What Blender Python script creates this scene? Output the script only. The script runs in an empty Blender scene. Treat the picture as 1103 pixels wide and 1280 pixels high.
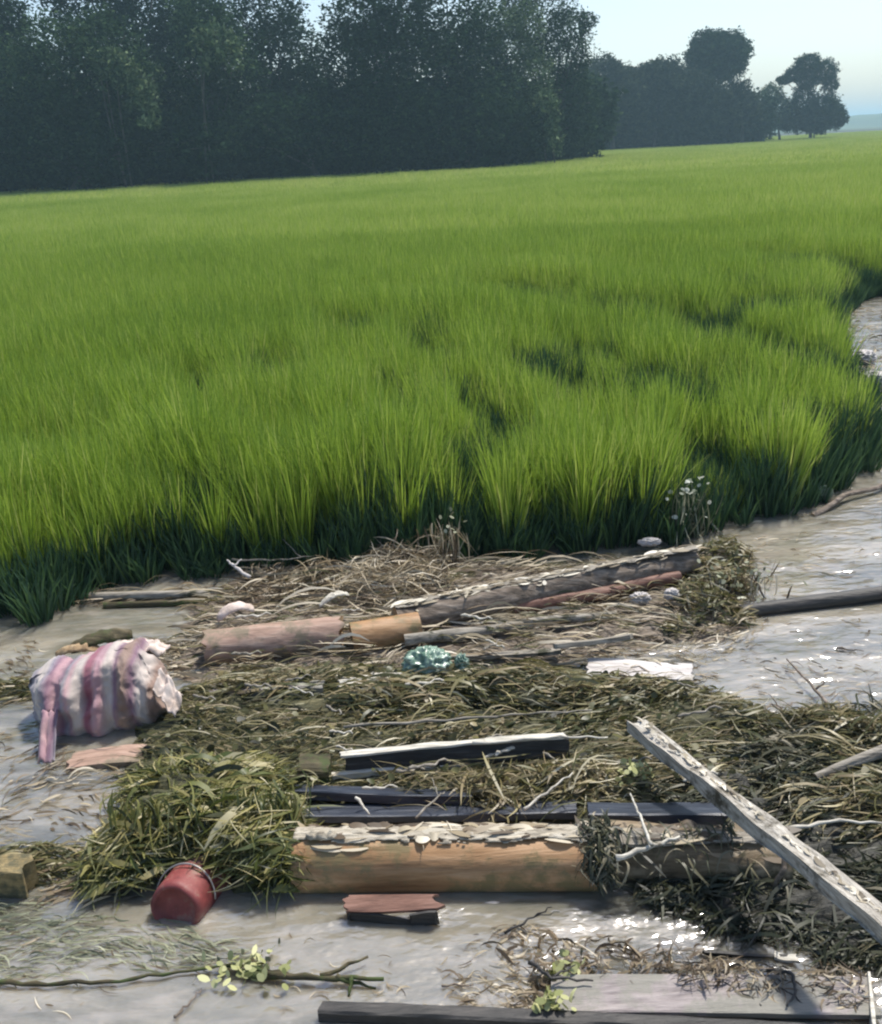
import bpy, bmesh, math, random
import numpy as np
from mathutils import Vector, Matrix, noise as mnoise

random.seed(7)
RNG = np.random.default_rng(11)
sc = bpy.context.scene
rad = math.radians

# ------------------------------------------------------------------ camera
PW, PH, F = 1103.0, 1280.0, 1229.0
CAM_H = 2.0
cam_d = bpy.data.cameras.new("camera")
cam_d.sensor_fit = 'HORIZONTAL'
cam_d.sensor_width = 36.0
cam_d.lens = 36.0 * F / PW
cam_d.clip_start = 0.05
cam_d.clip_end = 4000
cam = bpy.data.objects.new("camera", cam_d)
sc.collection.objects.link(cam)
PITCH, ROLL = rad(20.43), rad(-2.96)
camR = Matrix.Rotation(rad(90) - PITCH, 3, 'X') @ Matrix.Rotation(ROLL, 3, 'Z')
cam.matrix_world = Matrix.Translation((0, 0, CAM_H)) @ camR.to_4x4()
sc.camera = cam

# ------------------------------------------------------------------ sky, sun, exposure
SUN_EL, SUN_AZ = rad(61), rad(38)          # azimuth measured from +Y towards +X
world = bpy.data.worlds.new("World")
sc.world = world
world.use_nodes = True
wn, wl = world.node_tree.nodes, world.node_tree.links
wn.clear()
sky = wn.new('ShaderNodeTexSky')
sky.sky_type = 'NISHITA'
sky.sun_disc = False
sky.sun_elevation = SUN_EL
sky.sun_rotation = SUN_AZ
sky.air_density = 1.0
sky.dust_density = 1.6
sky.ozone_density = 1.5
bg = wn.new('ShaderNodeBackground')
bg.inputs['Strength'].default_value = 0.12
wo = wn.new('ShaderNodeOutputWorld')
wl.new(sky.outputs[0], bg.inputs[0])
wl.new(bg.outputs[0], wo.inputs[0])

sun_d = bpy.data.lights.new("sun", 'SUN')
sun_d.energy = 3.9
sun_d.angle = rad(5)
sun_d.color = (1.0, 0.95, 0.87)
sun = bpy.data.objects.new("sun", sun_d)
sc.collection.objects.link(sun)
sdir = Vector((math.sin(SUN_AZ) * math.cos(SUN_EL), math.cos(SUN_AZ) * math.cos(SUN_EL), math.sin(SUN_EL)))
sun.rotation_euler = sdir.to_track_quat('Z', 'Y').to_euler()
sun.location = (0, 0, 60)

sc.view_settings.view_transform = 'Standard'
sc.view_settings.look = 'None'
sc.view_settings.exposure = 0.65
sc.view_settings.gamma = 1.0
sc.render.engine = 'CYCLES'
sc.cycles.filter_width = 2.2
sc.cycles.max_bounces = 6
sc.cycles.diffuse_bounces = 3
sc.cycles.transparent_max_bounces = 6
sc.cycles.volume_bounces = 0
sc.cycles.use_denoising = True

# ------------------------------------------------------------------ pixel helpers (photo pixels -> the place)
def ray(px, py):
    v = camR @ Vector(((px - PW / 2) / F, -(py - PH / 2) / F, -1.0))
    return v
def P(px, py, z=0.0):
    v = ray(px, py)
    t = (z - CAM_H) / v.z
    return Vector((v.x * t, v.y * t, z))
def PD(px, py, d):
    v = ray(px, py)
    t = d / v.y
    return Vector((v.x * t, d, CAM_H + v.z * t))
def Pnp(px, py, z=0.0):
    R = np.array(camR)
    v = np.stack([(px - PW / 2) / F, -(py - PH / 2) / F, -np.ones_like(px)], 1) @ R.T
    t = (z - CAM_H) / v[:, 2]
    return np.stack([v[:, 0] * t, v[:, 1] * t], 1)
def in_poly(x, y, poly):
    poly = np.asarray(poly)
    inside = np.zeros(len(x), bool)
    j = len(poly) - 1
    for i in range(len(poly)):
        xi, yi = poly[i]; xj, yj = poly[j]
        c = ((yi > y) != (yj > y)) & (x < (xj - xi) * (y - yi) / (yj - yi + 1e-12) + xi)
        inside ^= c
        j = i
    return inside

# ------------------------------------------------------------------ object helpers
def link(o):
    sc.collection.objects.link(o)
    return o
def tag(o, label=None, cat=None, group=None, kind=None):
    if label: o['label'] = label
    if cat: o['category'] = cat
    if group: o['group'] = group
    if kind: o['kind'] = kind
    return o
def empty(name, loc, label, cat, group=None):
    o = bpy.data.objects.new(name, None)
    o.location = loc
    o.empty_display_size = 0.1
    link(o)
    return tag(o, label, cat, group)
def mesh_np(name, verts, faces, mat, parent=None, smooth=False, attrs=None):
    """verts (N,3) world coords, faces (M,k) array or list of lists"""
    me = bpy.data.meshes.new(name)
    verts = np.asarray(verts, np.float32).reshape(-1, 3)
    if parent is not None:
        verts = verts - np.array(parent.location, np.float32)
    if isinstance(faces, np.ndarray):
        k = faces.shape[1]
        me.vertices.add(len(verts))
        me.vertices.foreach_set('co', verts.ravel())
        me.loops.add(faces.size)
        me.loops.foreach_set('vertex_index', faces.astype(np.int32).ravel())
        me.polygons.add(len(faces))
        me.polygons.foreach_set('loop_start', np.arange(0, faces.size, k, dtype=np.int32))
        me.update(calc_edges=True)
    else:
        me.from_pydata([tuple(v) for v in verts], [], faces)
        me.update()
    if attrs:
        for an, av in attrs.items():
            a = me.attributes.new(an, 'FLOAT', 'POINT')
            a.data.foreach_set('value', np.asarray(av, np.float32))
    if smooth:
        me.polygons.foreach_set('use_smooth', np.ones(len(me.polygons), bool))
    if mat: me.materials.append(mat)
    o = bpy.data.objects.new(name, me)
    if parent is not None: o.parent = parent
    return link(o)
def ground_point(vs):
    vs = np.asarray(vs)
    c = (vs.min(0) + vs.max(0)) / 2
    return Vector((float(c[0]), float(c[1]), float(vs[:, 2].min())))
def recentre(o):
    """origin of a single-mesh thing goes to its base"""
    me = o.data
    n = len(me.vertices)
    a = np.zeros(n * 3, np.float32); me.vertices.foreach_get('co', a); a = a.reshape(-1, 3)
    c = ground_point(a)
    me.vertices.foreach_set('co', (a - np.array(c, np.float32)).ravel())
    o.location = o.location + c
    me.update()
    return o
def fb(x, y, z, s, o=4):
    return mnoise.fractal(Vector((x * s, y * s, z * s)), 1.0, 2.0, o)

# ------------------------------------------------------------------ materials
def new_mat(name):
    m = bpy.data.materials.new(name); m.use_nodes = True
    nt = m.node_tree; nt.nodes.clear()
    out = nt.nodes.new('ShaderNodeOutputMaterial')
    return m, nt, out
def ramp(nt, stops):
    r = nt.nodes.new('ShaderNodeValToRGB')
    el = r.color_ramp.elements
    while len(el) < len(stops): el.new(0.5)
    for e, (p, c) in zip(el, stops):
        e.position = p; e.color = (*c, 1)
    return r
def coords(nt, scale=(1, 1, 1), kind='Object', rot=(0, 0, 0)):
    tc = nt.nodes.new('ShaderNodeTexCoord')
    mp = nt.nodes.new('ShaderNodeMapping')
    mp.inputs['Scale'].default_value = scale
    mp.inputs['Rotation'].default_value = rot
    if kind == 'World':
        g = nt.nodes.new('ShaderNodeNewGeometry')
        nt.links.new(g.outputs['Position'], mp.inputs[0])
    else:
        nt.links.new(tc.outputs[kind], mp.inputs[0])
    return mp.outputs[0]
def noise(nt, vec, scale, detail=5, rough=0.6, dist=0.0):
    n = nt.nodes.new('ShaderNodeTexNoise')
    n.inputs['Scale'].default_value = scale
    n.inputs['Detail'].default_value = detail
    n.inputs['Roughness'].default_value = rough
    n.inputs['Distortion'].default_value = dist
    nt.links.new(vec, n.inputs['Vector'])
    return n
def mixc(nt, fac, a, b, mode='MIX'):
    m = nt.nodes.new('ShaderNodeMix'); m.data_type = 'RGBA'; m.blend_type = mode
    for s, v in ((m.inputs[0], fac), (m.inputs[6], a), (m.inputs[7], b)):
        if isinstance(v, (int, float)): s.default_value = v
        elif isinstance(v, tuple): s.default_value = (*v, 1)
        else: nt.links.new(v, s)
    return m.outputs[2]
def grained(name, c_lo, c_mid, c_hi, grain=(1.5, 14, 14), scale=4.0, rough=0.8, bump=0.5, stain=None, stain_thr=0.55, spec=0.3, kind='Object', rot=(0, 0, 0)):
    m, nt, out = new_mat(name)
    v = coords(nt, grain, kind, rot)
    n1 = noise(nt, v, scale, 7, 0.65, 0.3)
    r = ramp(nt, [(0.3, c_lo), (0.5, c_mid), (0.72, c_hi)])
    nt.links.new(n1.outputs[0], r.inputs[0])
    col = r.outputs[0]
    if stain:
        n2 = noise(nt, coords(nt, (1, 1, 1), kind), 7.0, 6, 0.7)
        r2 = ramp(nt, [(stain_thr - 0.05, (0, 0, 0)), (stain_thr + 0.05, (1, 1, 1))])
        nt.links.new(n2.outputs[0], r2.inputs[0])
        col = mixc(nt, r2.outputs[0], col, stain)
    p = nt.nodes.new('ShaderNodeBsdfPrincipled')
    nt.links.new(col, p.inputs['Base Color'])
    p.inputs['Roughness'].default_value = rough
    p.inputs['Specular IOR Level'].default_value = spec
    b = nt.nodes.new('ShaderNodeBump'); b.inputs['Strength'].default_value = bump; b.inputs['Distance'].default_value = 0.01
    nt.links.new(n1.outputs[0], b.inputs['Height'])
    nt.links.new(b.outputs[0], p.inputs['Normal'])
    nt.links.new(p.outputs[0], out.inputs[0])
    return m
def leafy(name, stops, transl=0.35, rough=0.6, attr='hue', wscale=None, wamt=0.5, gloss=0.04):
    """thin plant matter coloured per piece by the hue attribute, with light coming through it"""
    m, nt, out = new_mat(name)
    at = nt.nodes.new('ShaderNodeAttribute'); at.attribute_name = attr
    fac = at.outputs['Fac']
    if wscale:
        n = noise(nt, coords(nt, (1, 1, 1), 'World'), wscale, 3, 0.6)
        mm = nt.nodes.new('ShaderNodeMath'); mm.operation = 'MULTIPLY_ADD'
        nt.links.new(n.outputs[0], mm.inputs[0]); mm.inputs[1].default_value = wamt * 2
        sub = nt.nodes.new('ShaderNodeMath'); sub.operation = 'SUBTRACT'; sub.inputs[1].default_value = wamt
        nt.links.new(fac, sub.inputs[0]); nt.links.new(sub.outputs[0], mm.inputs[2])
        fac = mm.outputs[0]
    r = ramp(nt, stops)
    nt.links.new(fac, r.inputs[0])
    d = nt.nodes.new('ShaderNodeBsdfDiffuse'); t = nt.nodes.new('ShaderNodeBsdfTranslucent')
    nt.links.new(r.outputs[0], d.inputs[0]); nt.links.new(r.outputs[0], t.inputs[0])
    mx = nt.nodes.new('ShaderNodeMixShader'); mx.inputs[0].default_value = transl
    nt.links.new(d.outputs[0], mx.inputs[1]); nt.links.new(t.outputs[0], mx.inputs[2])
    g = nt.nodes.new('ShaderNodeBsdfGlossy'); g.inputs['Roughness'].default_value = rough
    m2 = nt.nodes.new('ShaderNodeMixShader'); m2.inputs[0].default_value = gloss
    nt.links.new(mx.outputs[0], m2.inputs[1]); nt.links.new(g.outputs[0], m2.inputs[2])
    nt.links.new(m2.outputs[0], out.inputs[0])
    return m

M = {}
M['bark'] = grained('bark', (0.05, 0.04, 0.03), (0.17, 0.135, 0.105), (0.33, 0.28, 0.23), (2, 9, 9), 5, 0.85, 0.9)
M['grey_wood'] = grained('grey_wood', (0.09, 0.08, 0.065), (0.25, 0.225, 0.185), (0.42, 0.39, 0.33), (1.5, 14, 14), 5, 0.8, 0.7, stain=(0.05, 0.05, 0.03), stain_thr=0.6)
M['flaky_wood'] = grained('flaky_wood', (0.14, 0.125, 0.1), (0.38, 0.35, 0.3), (0.6, 0.57, 0.5), (2.5, 14, 14), 6, 0.8, 0.9, stain=(0.07, 0.06, 0.04), stain_thr=0.56)
M['pale_wood'] = grained('pale_wood', (0.22, 0.2, 0.16), (0.5, 0.47, 0.4), (0.72, 0.7, 0.62), (1.5, 12, 12), 5, 0.75, 0.5, stain=(0.1, 0.085, 0.06), stain_thr=0.63)
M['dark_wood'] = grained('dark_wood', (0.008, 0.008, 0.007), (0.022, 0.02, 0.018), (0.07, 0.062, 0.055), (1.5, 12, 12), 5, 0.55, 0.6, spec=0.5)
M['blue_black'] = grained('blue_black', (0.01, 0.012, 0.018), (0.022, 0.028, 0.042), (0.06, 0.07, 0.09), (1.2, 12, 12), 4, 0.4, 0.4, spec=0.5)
M['peeled'] = grained('peeled', (0.16, 0.08, 0.03), (0.34, 0.19, 0.085), (0.46, 0.29, 0.16), (1.0, 9, 9), 3.0, 0.5, 0.6, stain=(0.19, 0.14, 0.06), stain_thr=0.55, spec=0.45)
M['tan_bark'] = grained('tan_bark', (0.05, 0.035, 0.02), (0.17, 0.125, 0.075), (0.34, 0.27, 0.18), (1.0, 9, 9), 3.0, 0.6, 0.8, stain=(0.06, 0.055, 0.03), stain_thr=0.54)
M['pink_wood'] = grained('pink_wood', (0.18, 0.12, 0.085), (0.35, 0.23, 0.175), (0.46, 0.34, 0.27), (1.2, 9, 9), 3.5, 0.7, 0.7, stain=(0.2, 0.16, 0.11), stain_thr=0.53)
M['red_wood'] = grained('red_wood', (0.06, 0.03, 0.022), (0.17, 0.085, 0.06), (0.3, 0.17, 0.13), (1.2, 9, 9), 4, 0.6, 0.5)
M['end_grain'] = grained('end_grain', (0.2, 0.12, 0.06), (0.36, 0.25, 0.14), (0.5, 0.38, 0.24), (9, 9, 9), 4, 0.8, 0.5)
M['mossy'] = grained('mossy', (0.02, 0.018, 0.01), (0.06, 0.05, 0.025), (0.16, 0.13, 0.08), (2, 7, 7), 4, 0.8, 0.9, stain=(0.05, 0.07, 0.02), stain_thr=0.52)
M['lilac_board'] = grained('lilac_board', (0.12, 0.1, 0.098), (0.27, 0.235, 0.228), (0.38, 0.335, 0.315), (1.2, 11, 11), 5, 0.5, 0.9, stain=(0.22, 0.21, 0.18), stain_thr=0.5)
M['white_board'] = grained('white_board', (0.28, 0.25, 0.23), (0.48, 0.45, 0.43), (0.6, 0.58, 0.56), (1.2, 6, 6), 3, 0.6, 0.25, stain=(0.3, 0.27, 0.22), stain_thr=0.63)
M['yellow_block'] = grained('yellow_block', (0.14, 0.1, 0.04), (0.27, 0.2, 0.09), (0.38, 0.3, 0.16), (1.2, 9, 9), 4, 0.8, 0.9, stain=(0.1, 0.09, 0.05), stain_thr=0.5)
M['soil'] = grained('soil', (0.015, 0.018, 0.008), (0.035, 0.04, 0.016), (0.06, 0.07, 0.03), (1, 1, 1), 1.2, 0.9, 0.4, kind='World')
M['hill'] = grained('hill', (0.03, 0.05, 0.02), (0.05, 0.08, 0.03), (0.08, 0.11, 0.04), (1, 1, 1), 0.02, 0.9, 0.2, kind='World')
M['tree_bark'] = grained('tree_bark', (0.03, 0.03, 0.025), (0.07, 0.065, 0.055), (0.13, 0.12, 0.1), (2, 2, 0.6), 1.5, 0.9, 0.6)

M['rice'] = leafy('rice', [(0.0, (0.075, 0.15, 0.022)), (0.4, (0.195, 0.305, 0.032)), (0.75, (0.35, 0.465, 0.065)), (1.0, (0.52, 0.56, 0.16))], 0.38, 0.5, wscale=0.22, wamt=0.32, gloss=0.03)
M['weeds'] = leafy('weeds', [(0.0, (0.02, 0.022, 0.01)), (0.25, (0.06, 0.068, 0.02)), (0.5, (0.155, 0.14, 0.052)), (0.72, (0.22, 0.17, 0.095)), (0.9, (0.38, 0.33, 0.17)), (1.0, (0.58, 0.53, 0.38))], 0.25, 0.45, wscale=1.6, wamt=0.45)
M['straw'] = leafy('straw', [(0.0, (0.05, 0.035, 0.02)), (0.3, (0.14, 0.1, 0.06)), (0.6, (0.33, 0.27, 0.17)), (1.0, (0.62, 0.56, 0.44))], 0.2, 0.5, wscale=2.5, wamt=0.3)
M['sunlit_flakes'] = grained('sunlit_flakes', (0.12, 0.1, 0.075), (0.36, 0.32, 0.25), (0.52, 0.48, 0.4), (3, 9, 9), 6, 0.85, 0.8)  # pale flakes carrying the log crest's sunlit highlight in their colour
M['pale_straw'] = leafy('pale_straw', [(0.0, (0.09, 0.07, 0.045)), (0.4, (0.36, 0.31, 0.22)), (1.0, (0.72, 0.68, 0.58))], 0.1)
M['heap'] = leafy('heap', [(0.0, (0.018, 0.024, 0.008)), (0.3, (0.065, 0.085, 0.018)), (0.6, (0.18, 0.175, 0.045)), (0.85, (0.32, 0.27, 0.1)), (1.0, (0.5, 0.45, 0.27))], 0.25, 0.5, wscale=3.0, wamt=0.3)
M['roots'] = leafy('roots', [(0.0, (0.01, 0.013, 0.007)), (0.45, (0.04, 0.045, 0.02)), (0.75, (0.1, 0.09, 0.05)), (1.0, (0.3, 0.26, 0.18))], 0.1, 0.5, wscale=2.5, wamt=0.3)
M['waterweed'] = leafy('waterweed', [(0.0, (0.09, 0.1, 0.06)), (0.5, (0.2, 0.21, 0.13)), (1.0, (0.36, 0.37, 0.26))], 0.2, 0.5)
M['mulch'] = grained('mulch', (0.012, 0.012, 0.006), (0.05, 0.05, 0.02), (0.14, 0.125, 0.06), (2.2, 8, 8), 5, 0.75, 1.0, kind='World', spec=0.4)
M['yellow_leaf'] = leafy('yellow_leaf', [(0.0, (0.2, 0.22, 0.07)), (1.0, (0.5, 0.5, 0.25))], 0.2)
M['white_petal'] = leafy('white_petal', [(0.0, (0.25, 0.3, 0.22)), (1.0, (0.62, 0.64, 0.56))], 0.3)
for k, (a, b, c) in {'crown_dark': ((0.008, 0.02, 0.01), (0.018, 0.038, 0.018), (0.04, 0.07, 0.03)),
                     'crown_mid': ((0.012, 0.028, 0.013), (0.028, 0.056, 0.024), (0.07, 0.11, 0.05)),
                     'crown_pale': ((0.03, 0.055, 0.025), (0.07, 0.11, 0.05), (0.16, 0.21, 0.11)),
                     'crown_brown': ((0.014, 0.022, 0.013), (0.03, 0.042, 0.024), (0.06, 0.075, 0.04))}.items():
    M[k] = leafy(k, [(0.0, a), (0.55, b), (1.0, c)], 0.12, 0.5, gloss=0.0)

def water_mat():
    m, nt, out = new_mat('muddy_water')
    v = coords(nt, (1.0, 2.6, 1), 'World', (0, 0, rad(-8)))
    n1 = noise(nt, v, 1.3, 5, 0.6, 0.6)
    r = ramp(nt, [(0.36, (0.14, 0.135, 0.11)), (0.5, (0.23, 0.214, 0.17)), (0.66, (0.34, 0.31, 0.25))])
    nt.links.new(n1.outputs[0], r.inputs[0])
    # silt scum drifting in streaks
    v2 = coords(nt, (1.6, 7.0, 1), 'World', (0, 0, rad(-6)))
    n2 = noise(nt, v2, 3.2, 4, 0.5, 0.5)
    r2 = ramp(nt, [(0.52, (0, 0, 0)), (0.75, (0.6, 0.6, 0.6))])
    nt.links.new(n2.outputs[0], r2.inputs[0])
    col = mixc(nt, r2.outputs[0], r.outputs[0], (0.4, 0.36, 0.31))
    p = nt.nodes.new('ShaderNodeBsdfPrincipled')
    nt.links.new(col, p.inputs['Base Color'])
    p.inputs['Roughness'].default_value = 0.11
    p.inputs['IOR'].default_value = 2.25
    p.inputs['Subsurface Weight'].default_value = 1.0
    p.inputs['Subsurface Radius'].default_value = (1.0, 0.85, 0.6)
    p.inputs['Subsurface Scale'].default_value = 0.09
    p.inputs['Specular IOR Level'].default_value = 0.5
    v3 = coords(nt, (1.0, 1.9, 1), 'World', (0, 0, rad(-10)))
    n3 = noise(nt, v3, 3.2, 2, 0.45, 0.0)
    n4 = noise(nt, v3, 15.0, 2, 0.5, 0.0)
    ad = nt.nodes.new('ShaderNodeMath'); ad.operation = 'MULTIPLY_ADD'
    nt.links.new(n4.outputs[0], ad.inputs[0]); ad.inputs[1].default_value = 0.22
    nt.links.new(n3.outputs[0], ad.inputs[2])
    b = nt.nodes.new('ShaderNodeBump'); b.inputs['Strength'].default_value = 0.65; b.inputs['Distance'].default_value = 0.056
    nt.links.new(ad.outputs[0], b.inputs['Height'])
    nt.links.new(b.outputs[0], p.inputs['Normal'])
    nt.links.new(p.outputs[0], out.inputs[0])
    return m
M['water'] = water_mat()

# ------------------------------------------------------------------ ground, water, hill
def sheet(name, x0, x1, y0, y1, z, mat):
    o = mesh_np(name, [(x0, y0, z), (x1, y0, z), (x1, y1, z), (x0, y1, z)], [[0, 1, 2, 3]], mat)
    return tag(o, kind='structure')
sheet('ground', -1600, 1600, -30, 3000, -0.35, M['soil'])
sheet('water', -60, 60, -20, 70, 0.0, M['water'])

# shore of the rice field, traced on the water line and continued out of frame
shore_px = [(-420, 800), (-200, 795), (0, 772), (45, 782), (92, 772), (104, 742), (180, 728), (300, 718), (420, 712), (560, 700), (640, 704), (760, 690),
            (860, 676), (905, 662), (935, 655), (1010, 640), (1040, 620), (1084, 596), (1106, 568), (1096, 528), (1074, 496), (1053, 452), (1048, 405), (1075, 378), (1150, 362), (1260, 345), (1420, 335)]
shore = [tuple(P(a, b)[:2]) for a, b in shore_px]
field_poly = shore + [(shore[-1][0] + 30, shore[-1][1] + 6), (330, 330), (330, 420), (-330, 420), (-330, shore[0][1]), (shore[0][0] - 3, shore[0][1])]
FP = np.array(field_poly)
sheet('paddy_soil', -400, 400, 66, 400, 0.008, M['soil'])
# far ground beyond the field
sheet('far_ground', -1600, 1600, 400, 3000, -0.02, M['hill'])

def hill():
    nx, ny = 60, 12
    vs, fs = [], []
    for j in range(ny):
        for i in range(nx):
            x = 120 + i * 9.0; y = 620 + j * 16
            u = i / (nx - 1); w = math.sin(math.pi * j / (ny - 1))
            z = -1 + w * (11 * math.exp(-((x - 400) / 95) ** 2) + 5 + 3.0 * fb(x, y, 0, 0.02))
            z *= min(1, u * 9)
            vs.append((x, y, z))
    for j in range(ny - 1):
        for i in range(nx - 1):
            a = j * nx + i
            fs.append([a, a + 1, a + nx + 1, a + nx])
    o = mesh_np('hills', vs, fs, M['hill'], smooth=True)
    tag(o, kind='structure')
hill()

# ------------------------------------------------------------------ rice
def blades_mesh(name, n, spread, lmin, lmax, wd, segs=4, lean=(0.02, 0.32), hm=0.5):
    a = RNG.uniform(0, 2 * np.pi, n)
    br = spread * np.sqrt(RNG.uniform(0, 1, n))
    if spread > 0.2:
        bx, by = RNG.uniform(-spread, spread, n), RNG.uniform(-spread, spread, n)
    else:
        bx, by = br * np.cos(a), br * np.sin(a)
        a = a + RNG.normal(0, 0.5, n)
    L = RNG.uniform(lmin, lmax, n)
    if spread < 0.2: L[: n // 3] *= 0.55
    ln = RNG.uniform(*lean, n); droop = RNG.uniform(0.05, 0.68, n) ** 1.7
    wa = RNG.uniform(0, 2 * np.pi, n)
    vs = np.zeros((n, segs + 1, 2, 3)); x = np.zeros(n); y = bx * 0; z = np.zeros(n)
    cx, cy, cz = bx.copy(), by.copy(), np.zeros(n)
    for s in range(segs + 1):
        t = s / segs
        w = wd * (1 - t ** 2.2) * (0.55 + 0.9 * t * (1 - t) * 2) * 0.5 + 0.0006
        vs[:, s, 0] = np.stack([cx - np.cos(wa) * w, cy - np.sin(wa) * w, cz], 1)
        vs[:, s, 1] = np.stack([cx + np.cos(wa) * w, cy + np.sin(wa) * w, cz], 1)
        ang = ln + droop * (t ** 1.6) * 1.3
        cx += np.cos(a) * np.sin(ang) * L / segs; cy += np.sin(a) * np.sin(ang) * L / segs; cz += np.cos(ang) * L / segs
    idx = np.arange(n * (segs + 1) * 2).reshape(n, segs + 1, 2)
    f = np.stack([idx[:, :-1, 0], idx[:, :-1, 1], idx[:, 1:, 1], idx[:, 1:, 0]], -1).reshape(-1, 4)
    hue = np.repeat(np.clip(RNG.normal(hm, 0.2, n), 0, 1), (segs + 1) * 2)
    me = bpy.data.meshes.new(name)
    V = vs.reshape(-1, 3).astype(np.float32)
    me.vertices.add(len(V)); me.vertices.foreach_set('co', V.ravel())
    me.loops.add(f.size); me.loops.foreach_set('vertex_index', f.astype(np.int32).ravel())
    me.polygons.add(len(f)); me.polygons.foreach_set('loop_start', np.arange(0, f.size, 4, dtype=np.int32))
    me.update(calc_edges=True)
    at = me.attributes.new('hue', 'FLOAT', 'POINT'); at.data.foreach_set('value', hue.astype(np.float32))
    me.materials.append(M['rice'])
    return bpy.data.objects.new(name, me)

def scatter(name, protos, pts, rotz, tilt, scl, label):
    col = bpy.data.collections.new(name + '_kinds')
    for p in protos: col.objects.link(p)
    n = len(pts)
    me = bpy.data.meshes.new(name)
    me.vertices.add(n); me.vertices.foreach_set('co', np.asarray(pts, np.float32).ravel())
    r = me.attributes.new('rot', 'FLOAT_VECTOR', 'POINT')
    r.data.foreach_set('vector', np.stack([tilt[:, 0], tilt[:, 1], rotz], 1).astype(np.float32).ravel())
    s = me.attributes.new('scl', 'FLOAT_VECTOR', 'POINT')
    s.data.foreach_set('vector', scl.astype(np.float32).ravel())
    k = me.attributes.new('pick', 'INT', 'POINT')
    k.data.foreach_set('value', RNG.integers(0, len(protos), n).astype(np.int32))
    o = link(bpy.data.objects.new(name, me))
    ng = bpy.data.node_groups.new(name + '_scatter', 'GeometryNodeTree')
    ng.interface.new_socket('Geometry', in_out='INPUT', socket_type='NodeSocketGeometry')
    ng.interface.new_socket('Geometry', in_out='OUTPUT', socket_type='NodeSocketGeometry')
    gi = ng.nodes.new('NodeGroupInput'); go = ng.nodes.new('NodeGroupOutput')
    ip = ng.nodes.new('GeometryNodeInstanceOnPoints')
    ci = ng.nodes.new('GeometryNodeCollectionInfo')
    ci.inputs['Collection'].default_value = col
    ci.inputs['Separate Children'].default_value = True
    ci.inputs['Reset Children'].default_value = True
    def attr(nm, ty):
        a = ng.nodes.new('GeometryNodeInputNamedAttribute'); a.data_type = ty; a.inputs['Name'].default_value = nm
        return a.outputs['Attribute']
    e2r = ng.nodes.new('FunctionNodeEulerToRotation')
    L = ng.links
    L.new(gi.outputs[0], ip.inputs['Points']); L.new(ci.outputs[0], ip.inputs['Instance'])
    ip.inputs['Pick Instance'].default_value = True
    L.new(attr('pick', 'INT'), ip.inputs['Instance Index'])
    L.new(attr('rot', 'FLOAT_VECTOR'), e2r.inputs[0]); L.new(e2r.outputs[0], ip.inputs['Rotation'])
    L.new(attr('scl', 'FLOAT_VECTOR'), ip.inputs['Scale'])
    L.new(ip.outputs[0], go.inputs[0])
    md = o.modifiers.new('scatter', 'NODES'); md.node_group = ng
    return tag(o, label, 'rice', kind='stuff')

def nz2(pts, s, off=0.0):
    return np.array([mnoise.noise(Vector((float(a) * s + off, float(b) * s - off, off))) for a, b in pts])

def shore_dist(pts):
    S = np.array(shore); d = np.full(len(pts), 1e9)
    for a, b in zip(S[:-1], S[1:]):
        ab = b - a; t = np.clip(((pts - a) @ ab) / (ab @ ab), 0, 1)
        d = np.minimum(d, np.linalg.norm(pts - (a + t[:, None] * ab), axis=1))
    return d

# near: single hills of rice, planted in slightly wandering rows
gx, gy = np.meshgrid(np.arange(-14, 16, 0.125), np.arange(3.0, 19, 0.12))
pts = np.stack([gx.ravel(), gy.ravel()], 1)
pts += RNG.normal(0, 0.035, pts.shape)
c = np.abs(pts[:, 0]) < pts[:, 1] * 0.68 + 1.6
pts = pts[c]; pts = pts[in_poly(pts[:, 0], pts[:, 1], FP)]
# gaps the flood has beaten into the stand, seen as dark hollows
gaps = [(842, 500, 0.3, 1.0), (692, 480, 0.26, 1.0), (572, 590, 0.16, 0.7), (620, 530, 0.24, 0.9), (900, 585, 0.26, 0.55), (800, 580, 0.12, 0.6), (740, 455, 0.3, 0.8), (440, 420, 0.35, 0.6),
        (1065, 345, 0.9, 1.6), (1010, 545, 0.25, 0.6), (985, 400, 0.5, 1.3), (930, 440, 0.35, 1.0), (250, 500, 0.14, 0.7), (760, 560, 0.14, 0.5), (380, 600, 0.1, 0.5), (660, 380, 0.7, 0.8),
        (500, 520, 0.14, 0.8), (1040, 480, 0.3, 1.0), (960, 500, 0.22, 0.8), (780, 400, 0.6, 0.8), (880, 410, 0.5, 0.9), (540, 450, 0.25, 0.8), (350, 470, 0.2, 0.6)]
keep = np.ones(len(pts), bool); low = np.ones(len(pts))
for (a, b, rx, ry) in gaps:
    g = P(a, b, 0.22); dx, dy = pts[:, 0] - g.x, pts[:, 1] - g.y
    dx = dx + 0.22 * dy                                     # the beaten lanes run back towards the right
    e = np.sqrt((dx / rx) ** 2 + (dy / ry) ** 2) + 0.25 * nz2(pts, 2.6, a * 0.01)
    low = np.minimum(low, 0.42 + 0.58 * np.clip((e - 0.45) / 0.75, 0, 1))
    keep &= (e > 0.75) | (RNG.uniform(0, 1, len(pts)) < 0.45)
pts, low = pts[keep], low[keep]
sd = shore_dist(pts)
hn = nz2(pts, 1.1, 3.1); hn2 = nz2(pts, 0.35, 9.7); hn3 = nz2(pts, 3.0, 5.7)
h = 1.0 + 0.34 * hn * np.clip(1.5 - sd / 6, 0.3, 1) + 0.12 * hn2 + 0.3 * hn3 * np.clip(1.6 - sd, 0, 1) + RNG.normal(0, 0.06, len(pts))
h = h * low
near_edge = np.clip(1.0 - sd / 2.8, 0, 1)
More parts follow.
